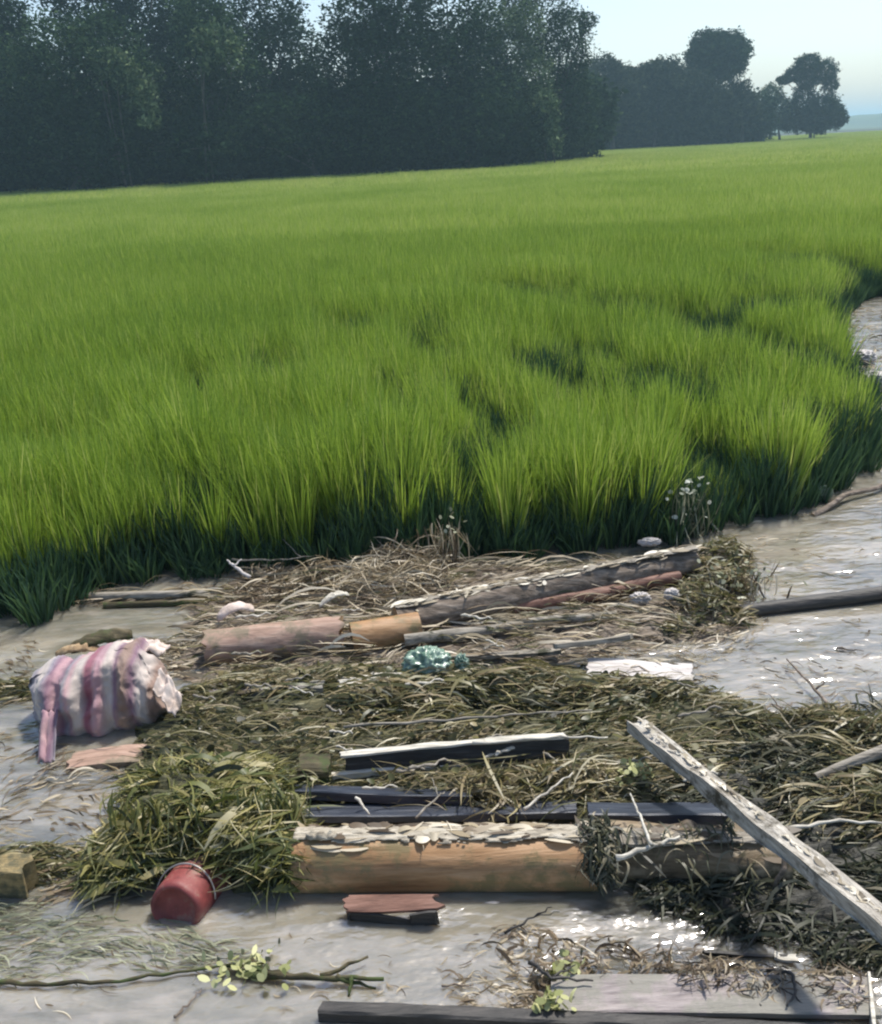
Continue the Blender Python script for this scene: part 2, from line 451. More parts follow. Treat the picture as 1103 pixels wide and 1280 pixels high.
keep = ~((hn3 + hn < -0.3 - 0.35 * (1 - near_edge)) & (RNG.uniform(0, 1, len(pts)) < 0.75 * (near_edge > 0) + 0.1))
keep &= sd > 0.13 + 0.1 * hn3
pts, sd, h = pts[keep], sd[keep], h[keep]
# the outer rows stand closer, pushed together by the flood
ex = np.where(sd < 0.8)[0]; add = pts[ex] + RNG.normal(0, 0.06, (len(ex), 2)); ok = in_poly(add[:, 0], add[:, 1], FP) & (shore_dist(add) > 0.12)
pts = np.concatenate([pts, add[ok]]); h = np.concatenate([h, h[ex][ok] * RNG.uniform(0.75, 1.1, ok.sum())]); sd = shore_dist(pts)
lean = np.clip(1.0 - sd / 0.35, 0, 1)
tl = RNG.normal(0, 0.07, (len(pts), 2)); tl[:, 0] += -lean * 0.04 + 0.02
s3 = np.stack([h * RNG.uniform(0.9, 1.2, len(pts)), h * RNG.uniform(0.9, 1.2, len(pts)), h], 1)
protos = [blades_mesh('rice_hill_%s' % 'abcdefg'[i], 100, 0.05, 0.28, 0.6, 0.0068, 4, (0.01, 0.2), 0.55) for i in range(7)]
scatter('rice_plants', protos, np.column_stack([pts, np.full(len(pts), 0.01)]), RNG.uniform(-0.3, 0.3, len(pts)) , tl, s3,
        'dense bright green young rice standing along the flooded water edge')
# short dark tufts added to paint in the shade along the outer rows and in the beaten gaps
M['muddied'] = leafy('muddied', [(0.0, (0.014, 0.04, 0.024)), (0.5, (0.036, 0.085, 0.042)), (1.0, (0.11, 0.19, 0.05))], 0.2, 0.5, gloss=0.03)  # dark leaf colours paint the shade at the rice foot and in the gaps
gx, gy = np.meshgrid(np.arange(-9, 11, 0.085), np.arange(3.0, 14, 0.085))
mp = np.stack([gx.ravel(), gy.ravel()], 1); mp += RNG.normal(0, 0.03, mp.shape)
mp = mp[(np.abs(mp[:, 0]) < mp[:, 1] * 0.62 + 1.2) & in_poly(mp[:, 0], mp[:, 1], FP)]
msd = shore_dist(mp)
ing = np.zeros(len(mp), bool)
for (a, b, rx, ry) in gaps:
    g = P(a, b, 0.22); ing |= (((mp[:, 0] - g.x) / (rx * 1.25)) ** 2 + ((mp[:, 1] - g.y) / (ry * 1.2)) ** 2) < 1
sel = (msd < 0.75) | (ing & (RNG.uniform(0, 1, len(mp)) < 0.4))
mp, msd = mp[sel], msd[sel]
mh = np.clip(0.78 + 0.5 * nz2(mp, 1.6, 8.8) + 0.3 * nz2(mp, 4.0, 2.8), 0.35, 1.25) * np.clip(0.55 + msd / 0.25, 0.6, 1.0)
protos_m = [blades_mesh('shade_tuft_%s' % 'abcd'[i], 52, 0.05, 0.22, 0.48, 0.010, 3, (0.02, 0.26)) for i in range(4)]
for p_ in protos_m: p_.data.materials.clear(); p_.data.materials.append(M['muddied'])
scatter('muddied_rice', protos_m, np.column_stack([mp, np.full(len(mp), 0.0)]), RNG.uniform(0, 6.28, len(mp)), RNG.normal(0, 0.08, (len(mp), 2)),  # added dark tufts standing for the shade at the foot of the rice
        np.stack([np.ones(len(mp)), np.ones(len(mp)), mh], 1), 'dark added leaves coloured as the shade along the flooded foot of the rice')
# middle and far: the same stand in patches, hue raised to paint the grazing light
def patches(name, y0, y1, step, n, wd, k, label, hm, slope=0.68):
    gx, gy = np.meshgrid(np.arange(-y1 * slope - step, y1 * slope + step, step), np.arange(y0, y1, step))
    q = np.stack([gx.ravel(), gy.ravel()], 1)
    q += RNG.normal(0, step * 0.08, q.shape)
    q = q[np.abs(q[:, 0]) < q[:, 1] * slope + step + 1]
    q = q[in_poly(q[:, 0], q[:, 1], FP)]
    hh = 1.0 + 0.16 * nz2(q, 0.22, 1.3) + RNG.normal(0, 0.03, len(q))
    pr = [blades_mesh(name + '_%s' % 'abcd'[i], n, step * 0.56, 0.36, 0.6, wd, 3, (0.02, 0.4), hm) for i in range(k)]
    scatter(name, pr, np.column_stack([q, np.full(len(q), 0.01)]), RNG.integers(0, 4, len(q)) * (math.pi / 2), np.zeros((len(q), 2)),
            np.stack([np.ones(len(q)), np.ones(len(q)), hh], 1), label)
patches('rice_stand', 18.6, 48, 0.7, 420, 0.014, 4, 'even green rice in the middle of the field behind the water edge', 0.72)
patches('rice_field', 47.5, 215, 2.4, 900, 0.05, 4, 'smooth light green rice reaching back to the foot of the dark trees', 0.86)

# ------------------------------------------------------------------ trees
def tube_np(path, radii, n=8, twist=0.0):
    path = [Vector(p) for p in path]
    vs = []; fs = []
    up = Vector((0, 0, 1))
    prev = None
    for i, p in enumerate(path):
        d = (path[min(i + 1, len(path) - 1)] - path[max(i - 1, 0)]).normalized()
        if prev is None:
            a = d.cross(up if abs(d.z) < 0.9 else Vector((1, 0, 0))).normalized()
        else:
            a = (prev - d * prev.dot(d)).normalized()
        prev = a
        b = d.cross(a)
        for k in range(n):
            th = 2 * math.pi * k / n + twist * i
            vs.append(p + (a * math.cos(th) + b * math.sin(th)) * radii[i])
    for i in range(len(path) - 1):
        for k in range(n):
            fs.append([i * n + k, i * n + (k + 1) % n, (i + 1) * n + (k + 1) % n, (i + 1) * n + k])
    fs.append(list(range(n))[::-1]); fs.append([(len(path) - 1) * n + k for k in range(n)])
    return [tuple(v) for v in vs], fs
class MB:
    def __init__(s): s.v = []; s.f = []
    def add(s, vf):
        o = len(s.v); s.v += list(vf[0]); s.f += [[i + o for i in q] for q in vf[1]]
    def build(s, name, mat, parent=None, smooth=True):
        return mesh_np(name, s.v, s.f, mat, parent, smooth)

def leaf_cloud(lobes, dens, size, gap=0.0, seed=0, droop=0.0):
    """small rhombic leaf sprays spread through the lobes; gap>0 opens holes through which the sky shows"""
    rg = np.random.default_rng(seed)
    C, U, V, H = [], [], [], []
    for (c, r, sq) in lobes:
        n = int(dens * r * r)
        d = rg.normal(size=(n, 3)); d /= np.linalg.norm(d, axis=1)[:, None]
        # lumpy surface
        q = np.array([mnoise.noise(Vector(tuple(float(t) for t in (x * 1.9 + c[0], x2 * 1.9 + c[2], x3 * 1.9 + seed)))) for x, x2, x3 in d])
        q2 = np.array([mnoise.noise(Vector(tuple(float(t) for t in (x * 5 + c[0], x2 * 5 + c[2], x3 * 5 + seed)))) for x, x2, x3 in d])
        rr = r * (rg.uniform(0.25, 1, n) ** 0.45) * (1 + 0.4 * q + 0.36 * q2)
        p = d * rr[:, None] * np.array([1, 1, sq]) + np.array(c)
        keep = (q2 + 0.6 * q) > (-0.55 + gap)
        p = p[keep]; m = len(p)
        u = rg.normal(size=(m, 3)); u[:, 2] = u[:, 2] * 0.5 - droop; u /= np.linalg.norm(u, axis=1)[:, None]
        w = rg.normal(size=(m, 3)); w -= (w * u).sum(1)[:, None] * u; w /= np.linalg.norm(w, axis=1)[:, None]
        s = size * rg.uniform(0.5, 1.4, m)
        C.append(p); U.append(u * s[:, None]); V.append(w * s[:, None] * rg.uniform(0.28, 0.55, m)[:, None])
        lump = np.clip(0.5 + 0.9 * q2[keep] + 0.2 * rg.normal(size=m), 0, 1)
        H.append(lump)
    C, U, V, H = map(np.concatenate, (C, U, V, H))
    m = len(C)
    vs = np.stack([C - U, C - V, C + U * 0.9, C + V], 1).reshape(-1, 3)
    return vs, np.arange(m * 4).reshape(m, 4), np.repeat(H, 4)

TREES = []
def tree(name, label, cat, px, d, lobes, mat, dens=220, size=0.3, gap=0.0, trunk_r=0.3, seed=0, group='trees along the far edge of the field', droop=0.0, depth=2.2, fork=0.35):
    """lobes: (photo x, photo y, radius in photo pixels, squash) standing at distance d"""
    s = d / F * 1.06
    b = PD(px, 230, d); b.z = 0.0
    root = empty(name, b, label, cat, group)
    rg = random.Random(seed * 13 + 5)
    L = []
    for (x, y, r, sq) in lobes:
        dd = d + rg.uniform(-0.3, 0.6) * depth * r * s * 0.5
        c = PD(x, y, dd)
        L.append(((c.x, c.y, c.z), r * s, sq))
    zc = sum(l[0][2] for l in L) / len(L)
    xc = sum(l[0][0] for l in L) / len(L)
    top = Vector((b.x * 0.35 + xc * 0.65, b.y, max(zc * 0.85, 1.5)))
    mb = MB()
    path = [Vector(b) + Vector((0, 0, -0.05))]
    for t in (0.15, 0.4, 0.7, 1.0):
        q = Vector(b).lerp(top, t); q.x += rg.uniform(-1, 1) * trunk_r * 0.8; q.y += rg.uniform(-1, 1) * trunk_r
        path.append(q)
    mb.add(tube_np(path, [trunk_r * 1.35, trunk_r, trunk_r * 0.85, trunk_r * 0.7, trunk_r * 0.45], 9))
    for (c, r, sq) in L:
        c = Vector(c)
        st = Vector(b).lerp(top, rg.uniform(fork, 0.9))
        st = path[3] if rg.random() < 0.5 else path[2].lerp(path[3], rg.random())
        md = st.lerp(c, 0.5) + Vector((rg.uniform(-.3, .3), rg.uniform(-.3, .3), r * 0.2))
        mb.add(tube_np([st, md, c, c + Vector((rg.uniform(-.5, .5) * r, 0, r * 0.5))], [trunk_r * 0.4, trunk_r * 0.28, trunk_r * 0.16, trunk_r * 0.05], 6))
        for k in range(3):
            e = c + Vector((rg.uniform(-.8, .8) * r, rg.uniform(-.8, .8) * r, rg.uniform(-.3, .7) * r * sq))
            mb.add(tube_np([md.lerp(c, 0.6), (md.lerp(c, 0.6) + e) / 2 + Vector((0, 0, .1 * r)), e], [trunk_r * 0.14, trunk_r * 0.1, trunk_r * 0.03], 5))
    mb.build('trunk', M['tree_bark'], root)
    v, f, h = leaf_cloud(L, dens * 3.0, size * 0.62, gap * 0.8 - 0.04, seed, droop)
    mesh_np('crown', v, f, M[mat], root, attrs={'hue': h})
    return root

T = tree
GF = 'big trees of the dark wood'
T('broadleaf_tree', 'dark tree at the left edge of the wood with pale sky gaps in its top', 'tree', -40, 72, [(-50, 60, 70, 1), (-10, 110, 60, 1), (-60, 160, 70, 1), (20, 170, 50, 1), (12, 25, 22, .9), (-30, -30, 40, 1)], 'crown_dark', 240, 0.26, 0.12, 0.35, 1, GF)
T('broadleaf_tree', 'round domed dark tree second from the left, its right shoulder lit', 'tree', 105, 68, [(95, 90, 62, .95), (135, 75, 48, .95), (150, 130, 45, 1.1), (70, 150, 55, 1), (110, 180, 55, .9), (165, 100, 26, 1.2), (45, 95, 40, 1)], 'crown_mid', 260, 0.24, 0.0, 0.35, 2, GF)
T('broadleaf_tree', 'tall dark tree rising out of frame behind the round domed tree', 'tree', 190, 76, [(110, -10, 55, 1), (190, 0, 60, 1.1), (225, 70, 50, 1.1), (210, 140, 50, 1.1), (200, 190, 45, 1)], 'crown_dark', 240, 0.26, 0.05, 0.4, 3, GF)
T('broadleaf_tree', 'olive lit feathery tree to the right of the round domed tree', 'tree', 268, 70, [(262, 40, 42, .9), (290, 85, 36, 1.1), (240, 90, 34, 1), (250, 20, 30, .8), (275, 140, 40, 1.2), (260, 190, 45, 1)], 'crown_mid', 250, 0.22, 0.05, 0.25, 4, GF, droop=0.6)
T('broadleaf_tree', 'dark tree left of the bright sky gap at the top of the wood', 'tree', 345, 75, [(330, 10, 45, 1.2), (350, 70, 45, 1.1), (320, 120, 45, 1.1), (350, 180, 45, 1), (375, 120, 40, 1)], 'crown_dark', 250, 0.24, 0.04, 0.35, 5, GF)
T('broadleaf_tree', 'large dark tree just right of the bright sky gap at the top of the wood', 'tree', 450, 71, [(455, 30, 40, 1.2), (440, 85, 52, 1.1), (480, 75, 45, 1.1), (430, 150, 55, 1), (490, 150, 50, 1), (450, 185, 48, .9), (500, 15, 40, 1.2)], 'crown_dark', 250, 0.24, 0.0, 0.4, 6, GF)
T('broadleaf_tree', 'grey green tree in the middle of the wood with a mid green crown', 'tree', 560, 74, [(560, 20, 52, 1.2), (590, 80, 50, 1.1), (545, 100, 50, 1.1), (600, 140, 46, 1), (550, 170, 45, 1)], 'crown_mid', 250, 0.24, 0.02, 0.4, 7, GF)
T('broadleaf_tree', 'pale leaved open tree beside the small sky gaps near the right end of the wood', 'tree', 640, 76, [(610, 40, 30, 1.2), (635, 70, 34, 1.2), (628, 115, 30, 1.2), (660, 110, 32, 1.2), (655, 30, 22, 1.1)], 'crown_pale', 260, 0.2, 0.16, 0.3, 8, GF, droop=0.3)
T('broadleaf_tree', 'tall open tree closing the right end of the wood against the sky', 'tree', 690, 80, [(672, 15, 38, 1.2), (650, 0, 26, 1), (700, 60, 34, 1.1), (715, 35, 22, 1.0), (672, 95, 36, 1.2), (718, 105, 20, 1), (700, 135, 30, 1.1), (735, 25, 11, .8), (728, 72, 12, 1), (738, 128, 13, 1), (655, 150, 36, 1), (700, 165, 26, .9), (728, 160, 16, 1)], 'crown_mid', 260, 0.2, 0.14, 0.32, 9, GF)
T('broadleaf_tree', 'low shrubby tree under the middle of the wood', 'tree', 400, 68, [(340, 165, 45, .9), (400, 170, 48, .9), (460, 175, 40, .8), (300, 180, 38, .9)], 'crown_dark', 230, 0.24, -0.1, 0.2, 10, GF)
T('broadleaf_tree', 'low shrubby tree under the right part of the wood', 'tree', 590, 71, [(540, 165, 42, .9), (600, 160, 45, .9), (650, 165, 36, .9), (500, 172, 40, .9)], 'crown_dark', 230, 0.24, -0.1, 0.2, 11, GF)
T('broadleaf_tree', 'low shrubby tree at the left foot of the wood', 'tree', 80, 66, [(0, 190, 42, .9), (70, 190, 45, .9), (140, 185, 42, .9), (205, 185, 40, .9), (250, 185, 36, .9)], 'crown_dark', 230, 0.24, -0.1, 0.2, 12, GF)
# arched pale plumes (bamboo) along the crowns
def bamboo(label, px, d, culms, seed):
    b = PD(px, 230, d); b.z = 0
    root = empty('bamboo_clump', b, label, 'bamboo', 'bamboo clumps in front of the wood')
    rg = random.Random(seed); mb = MB(); pts = []
    for (x, y, x2, y2) in culms:
        top = PD(x, y, d - rg.uniform(0, 1.5)); tip = PD(x2, y2, d - rg.uniform(0.5, 2))
        base = Vector(b) + Vector((rg.uniform(-.4, .4), rg.uniform(-.4, .4), 0))
        m1 = base.lerp(top, 0.55); m1.z = max(m1.z, top.z * 0.62)
        path = []
        for k in range(13):
            t = k / 12
            p = base * (1 - t) ** 3 + m1 * 3 * t * (1 - t) ** 2 + (top + Vector((0, 0, 1.2))) * 3 * t * t * (1 - t) + tip * t ** 3
            path.append(p)
            if t > 0.45:
                for q in range(int(14 * t)): pts.append((p + Vector((rg.gauss(0, .35), rg.gauss(0, .35), rg.gauss(-.15, .3)))))
        mb.add(tube_np(path, [0.06 * (1 - 0.85 * k / 12) for k in range(13)], 6))
    mb.build('stem', M['tree_bark'], root)
    v, f, h = leaf_cloud([((p.x, p.y, p.z), 0.42, 0.8) for p in pts], 60, 0.17, 0.0, seed, 0.7)
    mesh_np('leaves', v, f, M['crown_pale'], root, attrs={'hue': h})
bamboo('drooping pale plume arching over the round domed tree', 160, 65, [(110, 22, 185, 105), (100, 28, 180, 125), (130, 30, 188, 150)], 3)
bamboo('drooping pale plume between the olive tree and the dark tree', 262, 66, [(235, 10, 296, 75), (250, 25, 290, 55)], 5)
bamboo('thin pale stems low at the right end of the wood', 690, 73, [(670, 110, 688, 160), (676, 95, 694, 170)], 8)

GM = 'trees of the middle group left of the gap'
T('broadleaf_tree', 'bushy dark tree at the left of the distant middle group', 'tree', 765, 128, [(757, 95, 24, .9), (775, 120, 28, 1), (750, 140, 26, 1), (785, 150, 26, .9)], 'crown_brown', 300, 0.34, -0.08, 0.3, 21, GM)
T('broadleaf_tree', 'bushy dark tree in the centre of the distant middle group', 'tree', 815, 130, [(805, 105, 24, .9), (830, 98, 26, .8), (820, 130, 32, 1), (800, 150, 26, .9), (848, 112, 26, .9)], 'crown_brown', 300, 0.34, -0.08, 0.3, 22, GM)
T('broadleaf_tree', 'round topped tree standing above the distant middle group', 'tree', 892, 134, [(897, 70, 31, .86), (885, 66, 24, .9), (912, 72, 22, 1.0), (872, 105, 22, 1)], 'crown_dark', 420, 0.3, 0.02, 0.3, 23, GM)
T('broadleaf_tree', 'bushy dark tree under the round topped tree', 'tree', 870, 129, [(865, 130, 32, 1), (895, 140, 28, 1), (850, 150, 26, .9), (880, 155, 22, .9)], 'crown_brown', 300, 0.34, -0.08, 0.3, 24, GM)
T('broadleaf_tree', 'small dark tree at the right end of the distant middle group', 'tree', 925, 130, [(922, 125, 20, 1), (932, 142, 17, 1), (915, 150, 20, .9)], 'crown_brown', 300, 0.32, -0.04, 0.25, 25, GM)
T('broadleaf_tree', 'flat topped airy tree at the right end of the tree line', 'tree', 1008, 142, [(1010, 80, 15, .7), (1030, 90, 15, .8), (995, 94, 14, .6), (1038, 105, 10, 1), (1010, 102, 10, .8), (980, 100, 8, .6), (1005, 125, 15, 1), (1030, 135, 18, .9), (1018, 150, 18, .8), (1045, 142, 12, .9)], 'crown_dark', 330, 0.27, 0.1, 0.22, 26, GM)
T('broadleaf_tree', 'pale grey bush between the middle group and the airy tree', 'tree', 972, 144, [(965, 118, 12, 1), (972, 138, 17, 1), (990, 145, 15, .9), (955, 148, 14, .8)], 'crown_pale', 320, 0.27, 0.02, 0.18, 27, GM)
T('broadleaf_tree', 'lower tree stepping down from the right end of the wood', 'tree', 742, 96, [(735, 120, 20, 1.1), (748, 145, 22, 1), (730, 155, 22, .9), (722, 95, 14, 1.1), (755, 165, 14, .8)], 'crown_mid', 280, 0.25, 0.02, 0.25, 43, GF)
T('low_bush', 'low dark bush filling the gap right of the distant middle group', 'bush', 950, 139, [(945, 150, 15, .8), (960, 152, 14, .8), (938, 154, 12, .8)], 'crown_brown', 320, 0.28, -0.05, 0.12, 41, 'bushes at the foot of the distant trees')
T('low_bush', 'low bush spreading round the foot of the flat topped airy tree', 'bush', 1015, 141, [(1000, 152, 14, .8), (1025, 150, 17, .8), (1046, 150, 12, .8), (985, 155, 11, .8)], 'crown_brown', 320, 0.28, -0.05, 0.12, 42, 'bushes at the foot of the distant trees')
# the thicket that closes the foot of the wood
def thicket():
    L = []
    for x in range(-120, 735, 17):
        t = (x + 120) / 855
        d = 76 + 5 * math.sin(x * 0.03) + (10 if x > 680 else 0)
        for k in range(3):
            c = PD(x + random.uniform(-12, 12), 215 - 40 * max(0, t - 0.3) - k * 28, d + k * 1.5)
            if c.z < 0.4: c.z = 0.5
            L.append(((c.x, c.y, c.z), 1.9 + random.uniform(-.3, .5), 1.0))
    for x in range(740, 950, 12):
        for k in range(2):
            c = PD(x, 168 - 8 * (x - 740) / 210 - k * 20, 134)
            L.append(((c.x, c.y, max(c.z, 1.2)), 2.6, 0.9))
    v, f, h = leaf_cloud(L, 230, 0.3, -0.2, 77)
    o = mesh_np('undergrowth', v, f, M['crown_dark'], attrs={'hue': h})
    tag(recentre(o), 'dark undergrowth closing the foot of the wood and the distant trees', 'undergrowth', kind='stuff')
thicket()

# ================================================================== the drift of flood debris
def jitter_path(p0, p1, n, sag=0.0, wob=0.0, seed=0):
    rg = random.Random(seed)
    out = []
    d = (p1 - p0); side = d.cross(Vector((0, 0, 1))).normalized()
    a, b = rg.uniform(0, 6), rg.uniform(0, 6)
    for i in range(n + 1):
        t = i / n
        q = p0.lerp(p1, t) + Vector((0, 0, -sag * 4 * t * (1 - t)))
        q += side * wob * (math.sin(a + t * 5) + 0.5 * math.sin(b + t * 13)) + Vector((0, 0, wob * 0.6 * math.sin(b + t * 7)))
        out.append(q)
    return out
def rough_log(p0, p1, r0, r1, n=48, m=28, sag=0.0, wob=0.0, rough=0.06, ridge=0.0, seed=0, flat=1.0, ragged=0.0):
    """one continuous log surface, ends rounded off and chipped"""
    path = jitter_path(p0, p1, n, sag, wob, seed)
    d = (p1 - p0).normalized(); a = d.cross(Vector((0, 0, 1))).normalized(); b = a.cross(d)
    vs, fs = [], []
    L = (p1 - p0).length
    for i, p in enumerate(path):
        t = i / n
        r = r0 + (r1 - r0) * t
        for k in range(m):
            th = 2 * math.pi * k / m
            c, s = math.cos(th), math.sin(th)
            q = 1 + rough * mnoise.fractal(Vector((t * L * 5 + seed, c * 1.3, s * 1.3)), 1, 2, 4) + ridge * mnoise.noise(Vector((t * L * 1.2, c * 6 + seed, s * 6)))
            off = Vector((0, 0, 0))
            if i in (0, n) and ragged:
                off = d * ragged * mnoise.noise(Vector((c * 3 + seed, s * 3, i)))
            vs.append(tuple(p + (a * c + b * s * flat) * r * q + off))
    for i in range(n):
        for k in range(m):
            fs.append([i * m + k, (i + 1) * m + k, (i + 1) * m + (k + 1) % m, i * m + (k + 1) % m])
    return vs, fs, path, (a, b, d)
def disc(path_end, ring, inset=0.0):
    c = sum((Vector(v) for v in ring), Vector()) / len(ring)
    vs = [tuple(v) for v in ring]; n = len(ring); fs = []
    # rings towards the centre, a little dished
    for k in (0.66, 0.33):
        vs += [tuple(c + (Vector(v) - c) * k + Vector(path_end) * inset * (1 - k)) for v in ring]
    vs.append(tuple(c + Vector(path_end) * inset))
    for r in range(2):
        for i in range(n): fs.append([r * n + i, r * n + (i + 1) % n, (r + 1) * n + (i + 1) % n, (r + 1) * n + i])
    for i in range(n): fs.append([2 * n + i, 2 * n + (i + 1) % n, 3 * n])
    return vs, fs
def log(name, label, cat, p0, p1, r0, r1, mat, endmat='end_grain', group=None, ends=(True, True), **kw):
    base = Vector(((p0.x + p1.x) / 2, (p0.y + p1.y) / 2, min(p0.z, p1.z) - max(r0, r1)))
    root = empty(name, base, label, cat, group)
    vs, fs, path, fr = rough_log(p0, p1, r0, r1, **kw)
    m = kw.get('m', 28)
    mesh_np('stem', vs, fs, M[mat], root, smooth=True)
    for on, ring, dr in ((ends[0], vs[:m], -fr[2]), (ends[1], vs[-m:], fr[2])):
        v, f = disc(dr, ring, -0.006)
        if on: mesh_np('cut_end', v, f, M[endmat], root)
    return root, vs, fr

def board_mesh(p0, p1, w, th, n=40, m=8, tilt=0.0, warp=0.004, chip=0.012, seed=0, yaw=None, wear=0.0015, rip=0.0):
    """a board from p0 to p1 (top centre line), chipped at ends and along edges"""
    d = (p1 - p0); L = d.length; d.normalize()
    a = Vector((0, 0, 1)).cross(d).normalized()          # across
    a = Matrix.Rotation(tilt, 3, d) @ a
    u = d.cross(a); u = u if u.z > 0 else -u
    vs, fs = [], []
    prof = []
    for k in range(m + 1): prof.append((-w / 2 + w * k / m, 0.0))
    for k in range(m, -1, -1): prof.append((-w / 2 + w * k / m, -th))
    M_ = len(prof)
    for i in range(n + 1):
        t = i / n
        for k, (x, z) in enumerate(prof):
            e = 1.0 if (k in (0, m, m + 1, M_ - 1)) else 0.0
            nn = mnoise.noise(Vector((t * L * 9 + seed, x * 20, z * 30)))
            zz = z + warp * math.sin(t * 4 + seed) + wear * nn * 2
            if e and z == 0: zz -= 0.15 * th * (0.6 + nn)
            xx = x * (1 - (e * chip / w) * (1 + mnoise.noise(Vector((t * L * 6, seed, k > m)))))
            end = 0.0
            if i in (0, n): end = chip * 1.4 * mnoise.noise(Vector((x * 35, seed + i, 1))) + rip * mnoise.noise(Vector((x * 60, seed + i, 2)))
            p = p0 + d * (t * L + end) + a * xx + u * zz
            vs.append(tuple(p))
    for i in range(n):
        for k in range(M_):
            fs.append([i * M_ + k, i * M_ + (k + 1) % M_, (i + 1) * M_ + (k + 1) % M_, (i + 1) * M_ + k])
    for r in (0, n):
        for k in range(m):
            q = [r * M_ + k, r * M_ + k + 1, r * M_ + M_ - 2 - k, r * M_ + M_ - 1 - k]
            fs.append(q if r == 0 else q[::-1])
    return vs, fs
def board(name, label, cat, p0, p1, w, th, mat, group=None, **kw):
    vs, fs = board_mesh(p0, p1, w, th, **kw)
    o = mesh_np(name, vs, fs, M[mat])
    tag(o, label, cat, group)
    # object space runs along the board so the grain follows it
    d = (p1 - p0); ang = math.atan2(d.y, d.x)
    recentre(o)
    R = Matrix.Rotation(-ang, 4, 'Z'); o.data.transform(R); o.rotation_euler[2] = ang
    return o

def ribbons(c, yaw, pitch, L, w, bend, arch, hue, roll, K=5):
    n = len(c)
    t = np.linspace(-0.5, 0.5, K + 1)
    dx = np.stack([np.cos(yaw) * np.cos(pitch), np.sin(yaw) * np.cos(pitch), np.sin(pitch)], 1)
    sd = np.stack([-np.sin(yaw), np.cos(yaw), np.zeros(n)], 1)
    up = np.cross(dx, sd)
    wv = sd * np.cos(roll)[:, None] + up * np.sin(roll)[:, None]
    V = np.zeros((n, K + 1, 2, 3))
    for i, tt in enumerate(t):
        m = c + dx * (tt * L)[:, None] + sd * (bend * (tt * tt * 4 - 0.5))[:, None] + np.array([0, 0, 1]) * (arch * (0.25 - tt * tt) * 4)[:, None]
        ww = w * 0.5 * (1 - np.abs(2 * tt) ** 3 * 0.85)
        V[:, i, 0] = m - wv * ww[:, None]; V[:, i, 1] = m + wv * ww[:, None]
    V[..., 2] = np.maximum(V[..., 2], 0.003)
    idx = np.arange(n * (K + 1) * 2).reshape(n, K + 1, 2)
    f = np.stack([idx[:, :-1, 0], idx[:, :-1, 1], idx[:, 1:, 1], idx[:, 1:, 0]], -1).reshape(-1, 4)
    return V.reshape(-1, 3), f, np.repeat(hue, (K + 1) * 2)
def shreds(root, p0, p1, r, n, mat, seed, spread=None):
    """small ragged shreds of bark and straw lying along the crest of a log"""
    rg = np.random.default_rng(seed)
    t = rg.uniform(0, 1, n); a = rg.normal(0.1, 0.3, n)
    if spread: a = a * 0.5
    p0_, p1_ = np.array(p0), np.array(p1)
    d = p1_ - p0_; L = np.linalg.norm(d); yaw0 = math.atan2(d[1], d[0]); side = np.array([-math.sin(yaw0), math.cos(yaw0), 0])
    c = p0_ + d * t[:, None] + side * (np.sin(a) * (spread or r))[:, None]
    c[:, 2] += (np.cos(a) * r if not spread else r) + rg.uniform(0.0, 0.008, n)
    V, F, H = ribbons(c, yaw0 + rg.normal(0, 0.16, n) + (rg.uniform(0, 1, n) < 0.08) * rg.uniform(0, 3, n), rg.normal(0, 0.06, n), rg.uniform(0.02, 0.12, n) * (0.4 if spread else 1), rg.uniform(0.003, 0.03, n) * (0.5 if spread else 1), rg.normal(0, 0.006, n), rg.normal(0, 0.004, n),
                      rg.uniform(0, 1, n) ** 1.3, rg.normal(0, 0.25, n))
    o = mesh_np('bark_shreds', V, F, M[mat], root, attrs={'hue': H})
    o['kind'] = 'stuff'
def lit_crest(root, p0, p1, r, mat, seed):
    """flakes and debris along the crest, paled to paint its sunlit highlight, ragged edges"""
    d = p1 - p0; L = d.length; d.normalize(); a = d.cross(Vector((0, 0, 1))).normalized(); b = a.cross(d)
    if b.z < 0: b = -b
    n = int(L / 0.008); m = 22
    vs, fs = [], []
    for i in range(n + 1):
        t = i / n
        for k in range(m + 1):
            th = rad(-26 + 50 * k / m)            # turned a little to the viewer's side
            lift = 0.0055 + 0.004 * mnoise.noise(Vector((t * L * 30, k * 0.4, seed)))
            c_, s_ = math.cos(th), math.sin(th)
            side = a if a.y < 0 else -a
            vs.append(tuple(p0 + d * (t * L) + (b * c_ + side * s_) * (r + lift)))
    for i in range(n):
        for k in range(m):
            t = i / n; e = abs(k / m - 0.5) * 2
            w = mnoise.fractal(Vector((t * L * 9, k * 0.16, seed)), 1, 2, 5) * 0.8 + 0.45 - e * e * 0.9
            if w > 0:
                q = i * (m + 1) + k; fs.append([q, q + 1, q + m + 2, q + m + 1])
    o = mesh_np('lit_crest_flakes', vs, fs, M[mat], root, smooth=True); o['kind'] = 'stuff'
    md = o.modifiers.new('thick', 'SOLIDIFY'); md.thickness = 0.003
# ---- logs
# big peeled log in front
pa, pb = P(372, 1076, 0.05), P(745, 1074, 0.05)
r, vs, fr = log('peeled_log', 'thick peeled orange brown log lying in the water in front of the drift', 'log', pa, pb, 0.094, 0.09, 'peeled', rough=0.035, ridge=0.02, seed=3, n=60)
lit_crest(r, pa, pb, 0.0945, 'sunlit_flakes', 3)
shreds(r, pa, pb, 0.094, 110, 'straw', 3)
